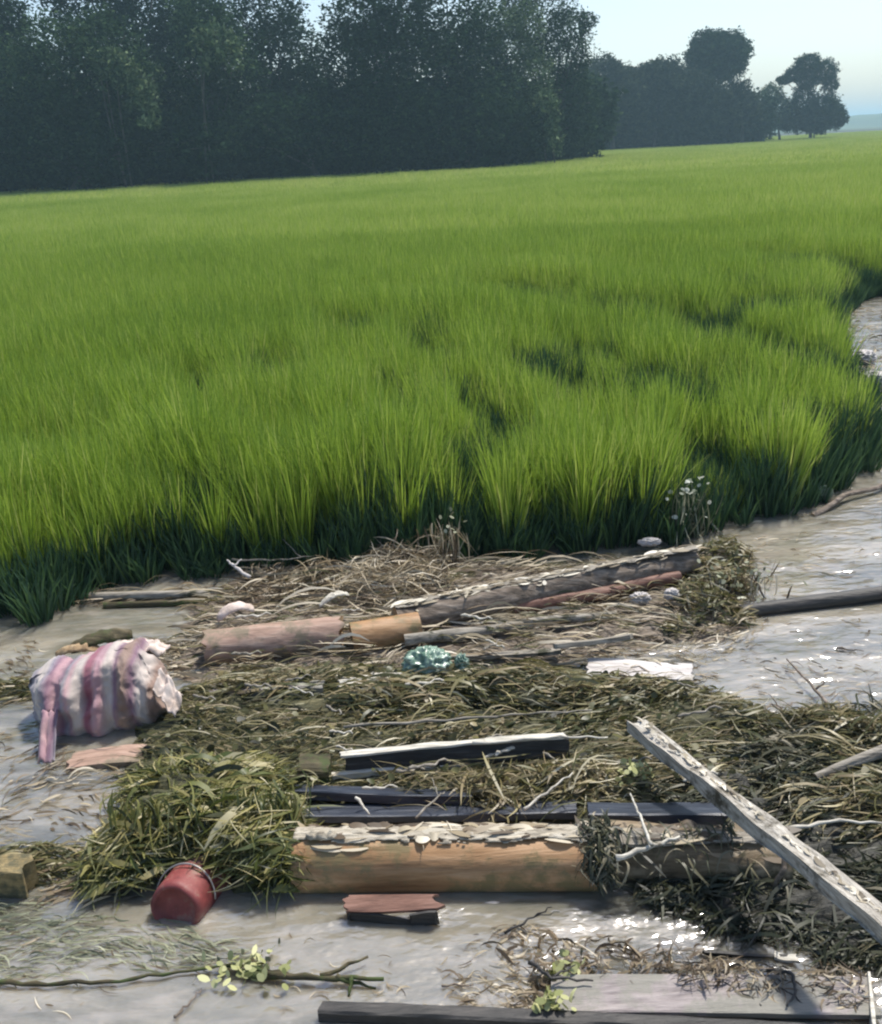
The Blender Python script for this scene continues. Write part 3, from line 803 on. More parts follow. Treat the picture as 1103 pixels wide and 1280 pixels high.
# darker mossy log carried on to the right
pa2, pb2 = P(742, 1072, 0.047), P(985, 1078, 0.047)
r, vs, fr = log('weedy_log', 'duller brown log carried on from the right end of the peeled log under dark weeds', 'log', pa2 + Vector((0.012, 0.03, 0)), pb2, 0.086, 0.078, 'tan_bark', rough=0.12, ridge=0.08, seed=9, wob=0.006)
lit_crest(r, pa2, pb2, 0.086, 'grey_wood', 7)
shreds(r, pa2, pb2, 0.085, 120, 'straw', 4)
q0 = P(770, 1046, 0.142); q1 = P(950, 1046, 0.13)
mb = MB(); mb.add(board_mesh(q0 + Vector((0, -0.01, 0)), q1, 0.05, 0.01, 30, 5, tilt=0.25, seed=4, chip=0.02, rip=0.03)); mb.build('bark_strip', M['grey_wood'], r, smooth=False)
# bark log at the back of the drift
r, vs, fr = log('bark_covered_log', 'long brown bark covered log lying along the foot of the rice', 'log', P(495, 775, 0.06), P(870, 700, 0.09), 0.07, 0.055, 'bark', rough=0.14, ridge=0.1, seed=21, n=70, wob=0.008)
lit_crest(r, P(495, 775, 0.06), P(870, 700, 0.09), 0.066, 'grey_wood', 9)
shreds(r, P(495, 775, 0.06), P(870, 700, 0.09), 0.066, 260, 'pale_straw', 5)
# reddish thinner log under it
log('reddish_log', 'thin reddish brown log under the right half of the bark covered log', 'log', P(640, 762, 0.03), P(850, 722, 0.05), 0.035, 0.028, 'red_wood', rough=0.12, seed=31, wob=0.006)
# pink peeled log and pale stump piece left of it
r, vs, fr = log('pink_log', 'smooth pink peeled log with the dark hollow stub at its right end', 'log', P(258, 812, 0.05), P(428, 792, 0.06), 0.082, 0.078, 'pink_wood', rough=0.05, seed=41, ragged=0.03)
r, vs, fr = log('short_pale_log', 'short brownish log section between the pink log and the bark covered log', 'log', P(440, 800, 0.05), P(525, 785, 0.06), 0.075, 0.07, 'peeled', rough=0.06, seed=43)
log('slender_branch_log', 'slender grey log running from the short pale log to the pale floating board', 'log', P(505, 800, 0.05), P(770, 768, 0.04), 0.026, 0.02, 'grey_wood', rough=0.15, seed=47, wob=0.008)
log('green_bamboo_log', 'greenish thin pole floating in the shade below the rice at the left', 'pole', P(112, 746, 0.02), P(262, 742, 0.03), 0.022, 0.02, 'grey_wood', rough=0.05, seed=48)
log('brown_pole', 'second thin pole floating beside the greenish one, browner and nearer', 'pole', P(130, 757, 0.01), P(270, 752, 0.015), 0.016, 0.014, 'mossy', rough=0.05, seed=49)
# long weathered diagonal pole
pA, pB = P(797, 900, 0.2), P(1150, 1185, 0.34)
root = empty('weathered_pole', Vector(((pA.x + pB.x) / 2, (pA.y + pB.y) / 2, 0)), 'long pale weathered plank with flaking surface slanting over the drift to the right edge', 'plank')
v, f = board_mesh(pA, pB, 0.062, 0.045, 160, 12, tilt=0.0, warp=0.006, chip=0.016, seed=5, wear=0.005, rip=0.05)
o = mesh_np('plank', v, f, M['flaky_wood'], root)
d = (pB - pA); ang = math.atan2(d.y, d.x)
o.data.transform(Matrix.Rotation(-ang, 4, 'Z')); o.rotation_euler[2] = ang
shreds(root, pA + Vector((0, 0, -0.012)), pB + Vector((0, 0, -0.012)), 0.016, 110, 'pale_straw', 6, 0.03)
# long dark pole in open water, right
log('dark_pole', 'long black pole floating in the open water at the right edge', 'pole', P(925, 765, 0.02), P(1180, 732, 0.03), 0.032, 0.034, 'dark_wood', 'dark_wood', rough=0.06, seed=51)
log('driftwood_branch', 'pale stick in the dark weeds near the right edge', 'branch', P(1020, 972, 0.07), P(1112, 935, 0.12), 0.013, 0.02, 'grey_wood', rough=0.2, seed=52)
log('forked_driftwood', 'dark branch at the corner where the rice meets open water', 'branch', P(1020, 644, 0.01), P(1120, 592, 0.05), 0.016, 0.012, 'bark', rough=0.25, seed=53, wob=0.02)

# ---- sawn timber
root = empty('hollow_timber', P(560, 955, 0.0), 'long black timber with a thin pale top edge across the middle of the drift', 'timber')
a, b = P(432, 958, 0.07), P(712, 934, 0.08)
mb = MB(); mb.add(board_mesh(a, b, 0.075, 0.03, 60, 6, tilt=1.25, seed=61, chip=0.005)); mb.build('shaded_front', M['dark_wood'], root, smooth=False)  # near-black wood paints in the front's shadow, the pale overlay its lit top
off = Vector((-0.012, 0.014, 0.043))
mb = MB(); mb.add(board_mesh(a + off, b + off, 0.04, 0.008, 60, 4, seed=62, chip=0.012, rip=0.02, wear=0.003)); mb.build('lit_edge', M['pale_wood'], root, smooth=False)
board('pale_lath', 'pale ragged lath lying along the near foot of the long black timber', 'lath', P(414, 968, 0.05), P(612, 952, 0.05), 0.03, 0.02, 'pale_wood', seed=63, chip=0.012, rip=0.03)
board('timber_block', 'small dark square block at the left end of the black channel timber', 'block', P(374, 952, 0.1), P(412, 950, 0.1), 0.11, 0.08, 'mossy', seed=64, chip=0.01)
board('bluish_board', 'upper bluish black board lying behind the peeled log', 'board', P(368, 985, 0.07), P(590, 990, 0.06), 0.07, 0.03, 'blue_black', seed=65, tilt=-0.25)
board('bluish_board', 'lower bluish black board half under the stalks behind the peeled log', 'board', P(375, 1012, 0.04), P(720, 1008, 0.04), 0.085, 0.025, 'blue_black', seed=66, tilt=-0.1)
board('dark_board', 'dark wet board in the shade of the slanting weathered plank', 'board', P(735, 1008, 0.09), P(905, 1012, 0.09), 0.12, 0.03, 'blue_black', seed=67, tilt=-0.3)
board('dark_board', 'dark board edge lying on the right side behind the weathered plank', 'board', P(1000, 1000, 0.05), P(1130, 990, 0.05), 0.07, 0.03, 'dark_wood', seed=167, tilt=-0.2)
board('greenish_board', 'flat grey green board in the weeds below the pink log', 'board', P(265, 858, 0.045), P(405, 855, 0.05), 0.09, 0.03, 'lilac_board', seed=68, tilt=-0.1)
board('pale_short_board', 'short pale board left of the crumpled green plastic', 'board', P(425, 852, 0.05), P(508, 846, 0.06), 0.12, 0.03, 'pale_wood', seed=69, tilt=-0.08, rip=0.04)
board('white_board', 'white floating board at the right side of the drift', 'board', P(735, 832, 0.03), P(866, 838, 0.03), 0.14, 0.03, 'white_board', seed=70, chip=0.012, rip=0.03)
board('tilted_board', 'pale edged board tipped up over a dark gap above the white board', 'board', P(694, 806, 0.09), P(786, 792, 0.11), 0.08, 0.02, 'grey_wood', seed=71, tilt=-0.45, rip=0.03)
board('broken_plank', 'thin pale broken plank along the left of the tilted board', 'board', P(520, 822, 0.03), P(700, 812, 0.05), 0.04, 0.015, 'grey_wood', seed=72, rip=0.03)
root = empty('red_wood_piece', P(488, 1145, 0), 'reddish sodden board end sticking out of the water under the peeled log', 'board')
mb = MB(); mb.add(board_mesh(P(432, 1128, 0.05), P(545, 1128, 0.055), 0.06, 0.014, 24, 6, tilt=0.3, seed=73, rip=0.03)); mb.build('top_face', M['red_wood'], root, smooth=False)
mb = MB(); mb.add(board_mesh(P(512, 1142, 0.045), P(545, 1140, 0.05), 0.014, 0.05, 12, 4, tilt=0.1, seed=74, rip=0.03)); mb.build('side_face', M['dark_wood'], root, smooth=False)
mb = MB(); mb.add(board_mesh(P(436, 1140, 0.034), P(515, 1150, 0.02), 0.012, 0.03, 16, 4, tilt=0.1, seed=75)); mb.build('lower_edge', M['dark_wood'], root, smooth=False)
# big door-like board at the bottom
root = empty('wide_board', P(880, 1250, 0), 'wide pinkish grey sodden board along the bottom right with a black front edge', 'board')
a, b = P(455, 1262, 0.045), P(1092, 1290, 0.05)
mb = MB(); mb.add(board_mesh(P(690, 1240, 0.026), P(1093, 1244, 0.026), 0.125, 0.016, 90, 14, tilt=0.02, seed=81, chip=0.01, warp=0.003)); mb.build('top_panel', M['lilac_board'], root, smooth=False)
mb = MB(); mb.add(board_mesh(P(400, 1258, 0.03), P(1093, 1288, 0.04), 0.045, 0.05, 90, 5, seed=82, chip=0.006)); mb.build('front_rail', M['dark_wood'], root, smooth=False)
mb = MB(); mb.add(board_mesh(P(1094, 1290, 0.036), P(1087, 1214, 0.036), 0.012, 0.05, 30, 4, seed=83, chip=0.003)); mb.build('end_rail', M['pale_wood'], root, smooth=False)
mb = MB()
rg = random.Random(9)
for k in range(9):
    x, y = rg.uniform(880, 1050), rg.uniform(1216, 1245)
    q = P(x, y, 0.028); q2 = P(x + rg.uniform(20, 40), y + rg.uniform(5, 20), 0.028)
    mb.add(tube_np(jitter_path(q, q2, 6, 0, 0.004, k), [0.002] * 7, 5))
mb.build('crack', M['dark_wood'], root)
board('floating_lath', 'thin dark lath floating above the wide board at the bottom right', 'lath', P(880, 1190, 0.012), P(990, 1194, 0.012), 0.012, 0.012, 'dark_wood', seed=84)
board('floating_chip', 'pale chip at the right end of the thin dark lath', 'chip', P(968, 1192, 0.014), P(996, 1198, 0.014), 0.03, 0.008, 'pale_wood', seed=85, rip=0.02)
board('tan_block', 'yellowish tan block cut by the left edge of the photo', 'block', P(-40, 1078, 0.09), P(34, 1080, 0.09), 0.1, 0.12, 'yellow_block', seed=86, chip=0.015)
board('lilac_plank', 'lilac grey plank lying under the striped bundle in the pinkish water', 'board', P(88, 948, 0.02), P(180, 940, 0.02), 0.12, 0.03, 'pink_wood', seed=87, rip=0.03)

# ---- red bucket, bottom towards the viewer
def frame_from(zdir, up=Vector((0, 0, 1))):
    z = zdir.normalized(); x = up.cross(z).normalized(); y = z.cross(x)
    return Matrix((x, y, z)).transposed()
m, nt, out = new_mat('red_plastic')
n1 = noise(nt, coords(nt), 9, 6, 0.7); rr = ramp(nt, [(0.4, (0.13, 0.026, 0.024)), (0.52, (0.2, 0.042, 0.038)), (0.64, (0.22, 0.13, 0.1))])
nt.links.new(n1.outputs[0], rr.inputs[0])
p = nt.nodes.new('ShaderNodeBsdfPrincipled'); nt.links.new(rr.outputs[0], p.inputs['Base Color']); p.inputs['Roughness'].default_value = 0.6
nt.links.new(p.outputs[0], out.inputs[0]); M['red'] = m
m, nt, out = new_mat('wire')
p = nt.nodes.new('ShaderNodeBsdfPrincipled'); p.inputs['Base Color'].default_value = (0.35, 0.33, 0.31, 1); p.inputs['Metallic'].default_value = 0.7; p.inputs['Roughness'].default_value = 0.5
nt.links.new(p.outputs[0], out.inputs[0]); M['wire'] = m
cb = P(222, 1134, 0.03)
ax = Vector((-0.2, -0.9, 0.22))
root = empty('red_bucket', Vector((cb.x, cb.y, 0)), 'red plastic bucket tipped into the water under the heap of weeds', 'bucket')
Rb = frame_from(ax)
def lathe(profile, org, R, m=40, wob=0.0, seed=0):
    vs, fs = [], []
    for j, (r, z) in enumerate(profile):
        for k in range(m):
            th = 2 * math.pi * k / m
            q = 1 + wob * mnoise.noise(Vector((math.cos(th) * 1.5, math.sin(th) * 1.5, z * 8 + seed)))
            vs.append(tuple(org + R @ Vector((math.cos(th) * r * q, math.sin(th) * r * q, z))))
    for j in range(len(profile) - 1):
        for k in range(m):
            fs.append([j * m + k, j * m + (k + 1) % m, (j + 1) * m + (k + 1) % m, (j + 1) * m + k])
    return vs, fs
prof = [(r_ * 0.8, z_ * 0.8) for r_, z_ in [(0.108, -0.2), (0.112, -0.2), (0.112, -0.17), (0.118, -0.165), (0.108, -0.155), (0.104, -0.08), (0.098, 0.0), (0.096, 0.012), (0.088, 0.022), (0.078, 0.024), (0.074, 0.014), (0.03, 0.012), (0.001, 0.01)]]
v, f = lathe(prof, cb, Rb, 44, 0.06, 2); mesh_np('bucket_body', v, f, M['red'], root, smooth=True)
v, f = lathe([(0.091, -0.16), (0.098, -0.157), (0.098, -0.149), (0.091, -0.146)], cb, Rb, 44, 0.05, 2); mesh_np('rim', v, f, M['red'], root, smooth=True)
hp = []
for k in range(25):
    th = math.pi * (0.02 + 0.96 * k / 24)
    hp.append(cb + Rb @ Vector((math.cos(th) * 0.091, math.sin(th) * 0.094, -0.05 - 0.02 * math.sin(th))))
v, f = tube_np(hp, [0.0028] * 25, 6); mesh_np('handle', v, f, M['wire'], root, smooth=True)

# ---- striped bundle of cloth
m, nt, out = new_mat('striped_cloth')
tc = nt.nodes.new('ShaderNodeTexCoord'); sx = nt.nodes.new('ShaderNodeSeparateXYZ')
nz_ = noise(nt, tc.outputs['Object'], 3.0, 3, 0.5)
mad = nt.nodes.new('ShaderNodeMath'); mad.operation = 'MULTIPLY_ADD'; mad.inputs[1].default_value = 0.05
nt.links.new(tc.outputs['Object'], sx.inputs[0]); nt.links.new(nz_.outputs[0], mad.inputs[0]); nt.links.new(sx.outputs[0], mad.inputs[2])
mr = nt.nodes.new('ShaderNodeMapRange'); mr.inputs[1].default_value = -0.22; mr.inputs[2].default_value = 0.28
nt.links.new(mad.outputs[0], mr.inputs[0])
pal = {'w': (0.44, 0.38, 0.34), 'm': (0.17, 0.09, 0.13), 'p': (0.36, 0.21, 0.23), 'r': (0.25, 0.08, 0.11), 'g': (0.22, 0.2, 0.23), 'b': (0.2, 0.13, 0.1)}
seq = 'gwwgmppmgpwwrrppwwmbbmwwbb'
rr = ramp(nt, [(0, pal['g'])])
el = rr.color_ramp.elements
rr.color_ramp.interpolation = 'LINEAR'
while len(el) > 1: el.remove(el[-1])
for i, ch in enumerate(seq):
    if i == 0: el[0].position = 0; el[0].color = (*pal[ch], 1); continue
    e = el.new(i / len(seq)); e.color = (*pal[ch], 1)
nt.links.new(mr.outputs[0], rr.inputs[0])
n2 = noise(nt, tc.outputs['Object'], 9.0, 6, 0.7)
r2 = ramp(nt, [(0.5, (0, 0, 0)), (0.75, (1, 1, 1))]); nt.links.new(n2.outputs[0], r2.inputs[0])
mm = nt.nodes.new('ShaderNodeMath'); mm.operation = 'MULTIPLY'; mm.inputs[1].default_value = 0.5; nt.links.new(r2.outputs[0], mm.inputs[0])
col = mixc(nt, mm.outputs[0], rr.outputs[0], (0.36, 0.28, 0.22))
p = nt.nodes.new('ShaderNodeBsdfPrincipled'); nt.links.new(col, p.inputs['Base Color']); p.inputs['Roughness'].default_value = 0.75
p.inputs['Sheen Weight'].default_value = 0.2
bp = nt.nodes.new('ShaderNodeBump'); bp.inputs['Strength'].default_value = 0.5; bp.inputs['Distance'].default_value = 0.01
nt.links.new(n2.outputs[0], bp.inputs['Height']); nt.links.new(bp.outputs[0], p.inputs['Normal'])
nt.links.new(p.outputs[0], out.inputs[0]); M['stripes'] = m
M['pale_cloth'] = grained('pale_cloth', (0.36, 0.28, 0.22), (0.6, 0.5, 0.44), (0.74, 0.66, 0.6), (3, 3, 3), 4, 0.8, 0.5)

c0 = P(125, 905, 0.0)
root = empty('striped_bundle', c0, 'pink and mauve striped bundle of cloth slumped at the left of the drift', 'bundle')
vs, fs = [], []
NU, NV = 260, 110
for j in range(NV + 1):
    v_ = j / NV; ph = math.pi * (v_ - 0.5)
    for i in range(NU):
        th = 2 * math.pi * i / NU
        ex, ez = 0.75, 0.8
        cx = math.copysign(abs(math.cos(th)) ** ex, math.cos(th)); sy = math.copysign(abs(math.sin(th)) ** 0.9, math.sin(th))
        cp = math.cos(ph) ** 0.7; sp = math.copysign(abs(math.sin(ph)) ** ez, math.sin(ph))
        x, y, z = 0.255 * cx * cp, 0.16 * sy * cp, 0.16 * sp
        pleat = (math.sin(x * 62 + 3.0 * mnoise.noise(Vector((x * 5, 0, z * 5)))) * 0.013 + 0.03 * mnoise.fractal(Vector((x * 16, y * 5, z * 7)), 1, 2, 4)) * cp
        nn = mnoise.fractal(Vector((x * 5, y * 5, z * 5)), 1, 2, 4)
        k = 1 + 0.12 * nn
        hz = 0.095 - 0.02 * (x < 0) * (abs(x) / 0.25) ** 1.2 + 0.025 * math.sin(x * 14)
        crs = 0.011 * cp * (1 - 2.2 * abs(mnoise.noise(Vector((x * 13 + z * 6, y * 6, z * 9 - x * 5))))) + 0.006 * cp * (1 - 2 * abs(mnoise.noise(Vector((x * 34, y * 20, z * 22)))))
        k += crs / 0.17
        vs.append((c0.x + x * k, c0.y + 0.08 + y * k - pleat * (1 if y < 0 else -1), hz + z * k * (1.0 - 0.08 * max(0, -x) / 0.25) + pleat * 0.6))
for j in range(NV):
    for i in range(NU):
        fs.append([j * NU + i, j * NU + (i + 1) % NU, (j + 1) * NU + (i + 1) % NU, (j + 1) * NU + i])
mesh_np('cloth_body', vs, fs, M['stripes'], root, smooth=True)
def cloth_flap(name, p, ux, uy, nx, ny, amp, mat, parent, seed, drop=0.0):
    vs, fs = [], []
    for j in range(ny + 1):
        for i in range(nx + 1):
            s, t = i / nx, j / ny
            q = p + ux * (s + 0.12 * mnoise.noise(Vector((t * 4, seed, 0)))) + uy * (t + 0.16 * mnoise.noise(Vector((s * 5, seed, 2))))
            n = mnoise.fractal(Vector((s * 3 + seed, t * 3, 0)), 1, 2, 4)
            q = q + Vector((0.2 * n * amp, 0.3 * n * amp, amp * n + amp * 0.5 * math.sin(s * 14 + seed) - drop * s * s))
            vs.append(tuple(q))
    for j in range(ny):
        for i in range(nx):
            a = j * (nx + 1) + i
            fs.append([a, a + 1, a + nx + 2, a + nx + 1])
    o = mesh_np(name, vs, fs, M[mat], parent, smooth=True)
    md = o.modifiers.new('thick', 'SOLIDIFY'); md.thickness = 0.004
    return o
cloth_flap('lit_top_flap', P(140, 816, 0.235) , Vector((0.17, 0.02, -0.01)), Vector((0.02, 0.1, 0.0)), 30, 16, 0.022, 'pale_cloth', root, 3, 0.02)  # pale cloth paints the light caught on top of the bundle
cloth_flap('loose_end', P(192, 864, 0.16), Vector((0.075, -0.03, -0.08)), Vector((0.02, 0.07, 0.05)), 24, 14, 0.018, 'pale_cloth', root, 8, 0.02)
cloth_flap('trailing_strip', P(52, 890, 0.12), Vector((0.06, 0.0, 0.0)), Vector((0.02, -0.15, -0.12)), 8, 20, 0.012, 'stripes', root, 12)

# ---- crumpled green plastic
m, nt, out = new_mat('green_film')
n1 = noise(nt, coords(nt), 12, 4, 0.6); rr = ramp(nt, [(0.4, (0.14, 0.24, 0.17)), (0.55, (0.34, 0.46, 0.37)), (0.68, (0.66, 0.74, 0.66))])
nt.links.new(n1.outputs[0], rr.inputs[0])
p = nt.nodes.new('ShaderNodeBsdfPrincipled'); nt.links.new(rr.outputs[0], p.inputs['Base Color']); p.inputs['Roughness'].default_value = 0.25; p.inputs['Transmission Weight'].default_value = 0.25; p.inputs['Alpha'].default_value = 1
nt.links.new(p.outputs[0], out.inputs[0]); M['green_film'] = m
def crumple(name, label, cat, px, py, z, rx, ry, rz, mat, seed, amp=0.35, freq=2.2):
    c = P(px, py, z)
    bm = bmesh.new(); bmesh.ops.create_icosphere(bm, subdivisions=5, radius=1)
    for v in bm.verts:
        n = v.co.copy()
        k = 1 + amp * (1 - 2 * abs(mnoise.noise(n * freq + Vector((seed, 0, 0))))) + 0.35 * amp * (1 - 2 * abs(mnoise.noise(n * freq * 2.6 + Vector((0, seed, 0))))) - amp
        v.co = Vector((n.x * rx * k, n.y * ry * k, n.z * rz * k + rz * 0.5))
    me = bpy.data.meshes.new(name); bm.to_mesh(me); bm.free(); me.materials.append(M[mat])
    me.polygons.foreach_set('use_smooth', np.ones(len(me.polygons), bool))
    o = link(bpy.data.objects.new(name, me)); o.location = c
    return tag(o, label, cat)
crumple('plastic_bag', 'crumpled glossy green plastic bag in the middle of the drift', 'plastic bag', 535, 840, 0.03, 0.1, 0.075, 0.07, 'green_film', 3)
crumple('plastic_wrapper', 'small pale green wrapper just right of the crumpled plastic bag', 'wrapper', 578, 838, 0.03, 0.03, 0.04, 0.05, 'green_film', 8)
crumple('paper_scrap', 'small white scrap at the foot of the rice above the bark covered log', 'scrap', 812, 680, 0.05, 0.06, 0.03, 0.022, 'white_board', 5)
crumple('foam_lump', 'white lump on the reddish log left of the grassy clump', 'foam', 800, 752, 0.04, 0.05, 0.03, 0.03, 'white_board', 6)
crumple('foam_lump', 'smaller white lump right beside the one on the reddish log', 'foam', 840, 747, 0.04, 0.035, 0.03, 0.03, 'white_board', 7)
crumple('paper_scrap', 'whitish litter at the water corner below the right end of the rice', 'scrap', 1030, 622, 0.02, 0.05, 0.03, 0.05, 'white_petal', 9)
crumple('paper_scrap', 'little white fleck above the whitish litter in the dark rice corner', 'scrap', 1019, 592, 0.06, 0.035, 0.02, 0.014, 'white_board', 11)
crumple('foam_lump', 'white lump floating in the narrow water at the right edge', 'foam', 1093, 478, 0.03, 0.13, 0.12, 0.06, 'white_board', 12)
crumple('foam_lump', 'pale grey lump behind the white one in the narrow water at the right edge', 'foam', 1080, 450, 0.02, 0.1, 0.12, 0.06, 'white_board', 13)
# bark curls and dead leaf bundle
def curl(name, label, cat, px, py, z, L, w, bend, mat, yaw, seed):
    c = P(px, py, z); vs, fs = [], []
    n, m = 24, 8
    R = Matrix.Rotation(yaw, 3, 'Z')
    for i in range(n + 1):
        t = i / n - 0.5
        for k in range(m + 1):
            s = k / m - 0.5
            ww = w * (1 - (2 * t) ** 4 * 0.7)
            q = Vector((t * L, s * ww, bend * (1 - (2 * t) ** 2) + 0.35 * w * (1 - (2 * s) ** 2) + 0.01 * mnoise.noise(Vector((t * 8, s * 5, seed)))))
            vs.append(tuple(c + R @ q))
    for i in range(n):
        for k in range(m):
            a = i * (m + 1) + k; fs.append([a, a + m + 1, a + m + 2, a + 1])
    o = mesh_np(name, vs, fs, M[mat], smooth=True)
    md = o.modifiers.new('thick', 'SOLIDIFY'); md.thickness = 0.004
    return recentre(tag(o, label, cat))
curl('bark_curl', 'pale bark curl standing on the left end of the pink log', 'bark', 295, 770, 0.09, 0.17, 0.07, 0.04, 'pale_cloth', 0.5, 1)
curl('bark_curl', 'pale bent bark curl above the middle of the drift behind the pink log', 'bark', 418, 752, 0.12, 0.16, 0.035, 0.03, 'pale_wood', 0.7, 2)
curl('dead_leaf', 'large curled brown dead leaf on top of the striped bundle', 'leaf', 128, 806, 0.05, 0.26, 0.1, 0.03, 'mossy', 0.45, 3)
curl('dead_leaf', 'tan dead leaf folded against the brown one behind the striped bundle', 'leaf', 100, 818, 0.04, 0.2, 0.06, 0.03, 'end_grain', 0.1, 4)
curl('bark_curl', 'whitish bark flake on the top left of the peeled log', 'bark', 402, 1046, 0.15, 0.09, 0.035, 0.005, 'sunlit_flakes', -0.05, 6)

# ---- sticks and branches one could pick up
def stick(name, label, cat, pts, r, mat, twigs=(), group=None, seed=0):
    """pts: (px,py,z) list; twigs: further point lists that leave it"""
    P3 = [P(*q) for q in pts]
    mb = MB()
    def one(Q, r):
        path = []
        for a, b in zip(Q[:-1], Q[1:]):
            for k in range(5):
                t = k / 5; path.append(a.lerp(b, t) + Vector((0, 0, 0.003 * math.sin(k * 2.1 + seed))) + Vector((0.002 * math.sin(k * 3 + seed), 0.003 * math.cos(k * 2 + seed), 0)))
        path.append(Q[-1]); n = len(path)
        mb.add(tube_np(path, [r * (1 - 0.6 * i / (n - 1)) * (1 + 0.18 * math.sin(i * 2.7 + seed)) for i in range(n)], 7))
    one(P3, r)
    for tw in twigs: one([P(*q) for q in tw], r * 0.6)
    return recentre(tag(mb.build(name, M[mat]), label, cat, group))
stick('forked_stick', 'pale forked stick lying on the duller weedy log', 'stick', [(770, 1074, 0.14), (815, 1058, 0.155), (850, 1046, 0.16)], 0.009, 'pale_wood', [[(815, 1058, 0.17), (800, 1020, 0.19), (788, 992, 0.2)]], seed=1)
stick('pale_stick', 'thin pale straight stick pointing up right of the middle between the boards', 'stick', [(655, 1012, 0.1), (690, 985, 0.12), (716, 966, 0.13)], 0.005, 'pale_wood', seed=2)
stick('pale_stick', 'thin pale stick leaning across the bluish boards', 'stick', [(520, 1022, 0.08), (548, 995, 0.1), (556, 990, 0.1)], 0.004, 'grey_wood', [[(548, 995, 0.1), (540, 972, 0.12)]], seed=3)
stick('pale_stick', 'short pale stick dropped on the left end of the bluish boards', 'stick', [(445, 996, 0.1), (462, 1018, 0.08)], 0.006, 'pale_wood', seed=4)
stick('dark_branch', 'thin dark branch standing out of the open water at the right, tallest of those there', 'branch', [(1056, 905, 0.02), (1020, 862, 0.03), (984, 824, 0.04)], 0.008, 'bark', [[(1020, 862, 0.03), (1035, 850, 0.06)]], seed=5)
stick('dark_branch', 'thin dark branch lying flat in the water left of the tall one', 'branch', [(1000, 905, 0.02), (965, 880, 0.03)], 0.006, 'bark', [[(965, 880, 0.03), (950, 892, 0.03)], [(980, 890, 0.02), (962, 868, 0.06)]], seed=6)
stick('dark_branch', 'dark leafless branch drifting at the bottom left of the middle', 'branch', [(305, 1218, 0.01), (380, 1222, 0.02), (480, 1224, 0.02)], 0.012, 'mossy', [[(380, 1222, 0.02), (330, 1212, 0.02)], [(400, 1222, 0.02), (460, 1196, 0.02)], [(420, 1222, 0.02), (470, 1236, 0.0)], [(440, 1222, 0.02), (436, 1246, 0.0)], [(350, 1220, 0.02), (300, 1206, 0.02)]], seed=7)
stick('thin_stick', 'short thin dark stick floating alone near the bottom left', 'stick', [(218, 1272, 0.008), (238, 1252, 0.008), (252, 1236, 0.01)], 0.004, 'bark', seed=8)
stick('thin_stick', 'short dark twig floating in clear water left of the yellow leaves', 'stick', [(552, 1232, 0.006), (592, 1231, 0.006)], 0.003, 'bark', seed=9)
stick('black_twig', 'crooked black twig over the lilac board near the yellow leaves', 'twig', [(662, 1202, 0.03), (690, 1222, 0.05), (742, 1226, 0.04)], 0.006, 'dark_wood', [[(690, 1222, 0.05), (720, 1206, 0.05)]], seed=10)
stick('black_twig', 'small black twig slanting to the water under the peeled log', 'twig', [(632, 1166, 0.01), (668, 1146, 0.02), (690, 1134, 0.05)], 0.004, 'dark_wood', [[(668, 1146, 0.02), (700, 1140, 0.03)]], seed=11)
stick('black_twig', 'hooked black twig at the right end of the wide board', 'twig', [(960, 1213, 0.04), (990, 1217, 0.05), (996, 1240, 0.04), (984, 1258, 0.035)], 0.006, 'dark_wood', seed=12)
stick('white_forked_twig', 'white forked twig sticking up at the foot of the dark rice', 'twig', [(312, 722, 0.07), (290, 706, 0.1), (284, 700, 0.12)], 0.01, 'white_board', [[(292, 708, 0.1), (302, 699, 0.12)]], seed=13)
stick('thin_stick', 'thin pale stick lying level across the dark foot of the rice', 'stick', [(290, 700, 0.1), (350, 700, 0.1), (400, 694, 0.1)], 0.005, 'grey_wood', [[(375, 696, 0.1), (354, 674, 0.16)]], seed=14)
stick('rope_like_root', 'bent brown root hanging under the slanting plank', 'root', [(985, 1055, 0.16), (978, 1090, 0.1), (966, 1112, 0.03), (905, 1118, 0.02)], 0.009, 'bark', [[(966, 1100, 0.05), (930, 1092, 0.06), (880, 1104, 0.02)]], seed=15)
stick('long_reed', 'long green reed stem curving over the water along the bottom left', 'reed', [(-20, 1228, 0.012), (60, 1230, 0.012), (150, 1226, 0.012), (240, 1212, 0.012), (330, 1204, 0.012)], 0.007, 'mossy', seed=16)
stick('long_reed', 'long thin reed lying level across the weeds above the black channel timber', 'reed', [(430, 908, 0.09), (560, 900, 0.1), (660, 892, 0.1), (740, 888, 0.09)], 0.006, 'grey_wood', seed=17)
stick('drift_reed', 'thin dark reed on the lit water right of the wide drift, below the dark pole', 'reed', [(1046, 810, 0.008), (1080, 814, 0.008)], 0.005, 'bark', seed=18)
stick('drift_reed', 'pale reed lying along the dark edge of the weeds at the right', 'reed', [(985, 1036, 0.07), (1050, 1026, 0.08), (1115, 1030, 0.08)], 0.007, 'pale_wood', seed=19)
stick('drift_reed', 'pale reed crossing the weeds from the far edge of the black channel timber', 'reed', [(590, 930, 0.13), (700, 921, 0.13), (760, 922, 0.12)], 0.006, 'pale_wood', seed=20)

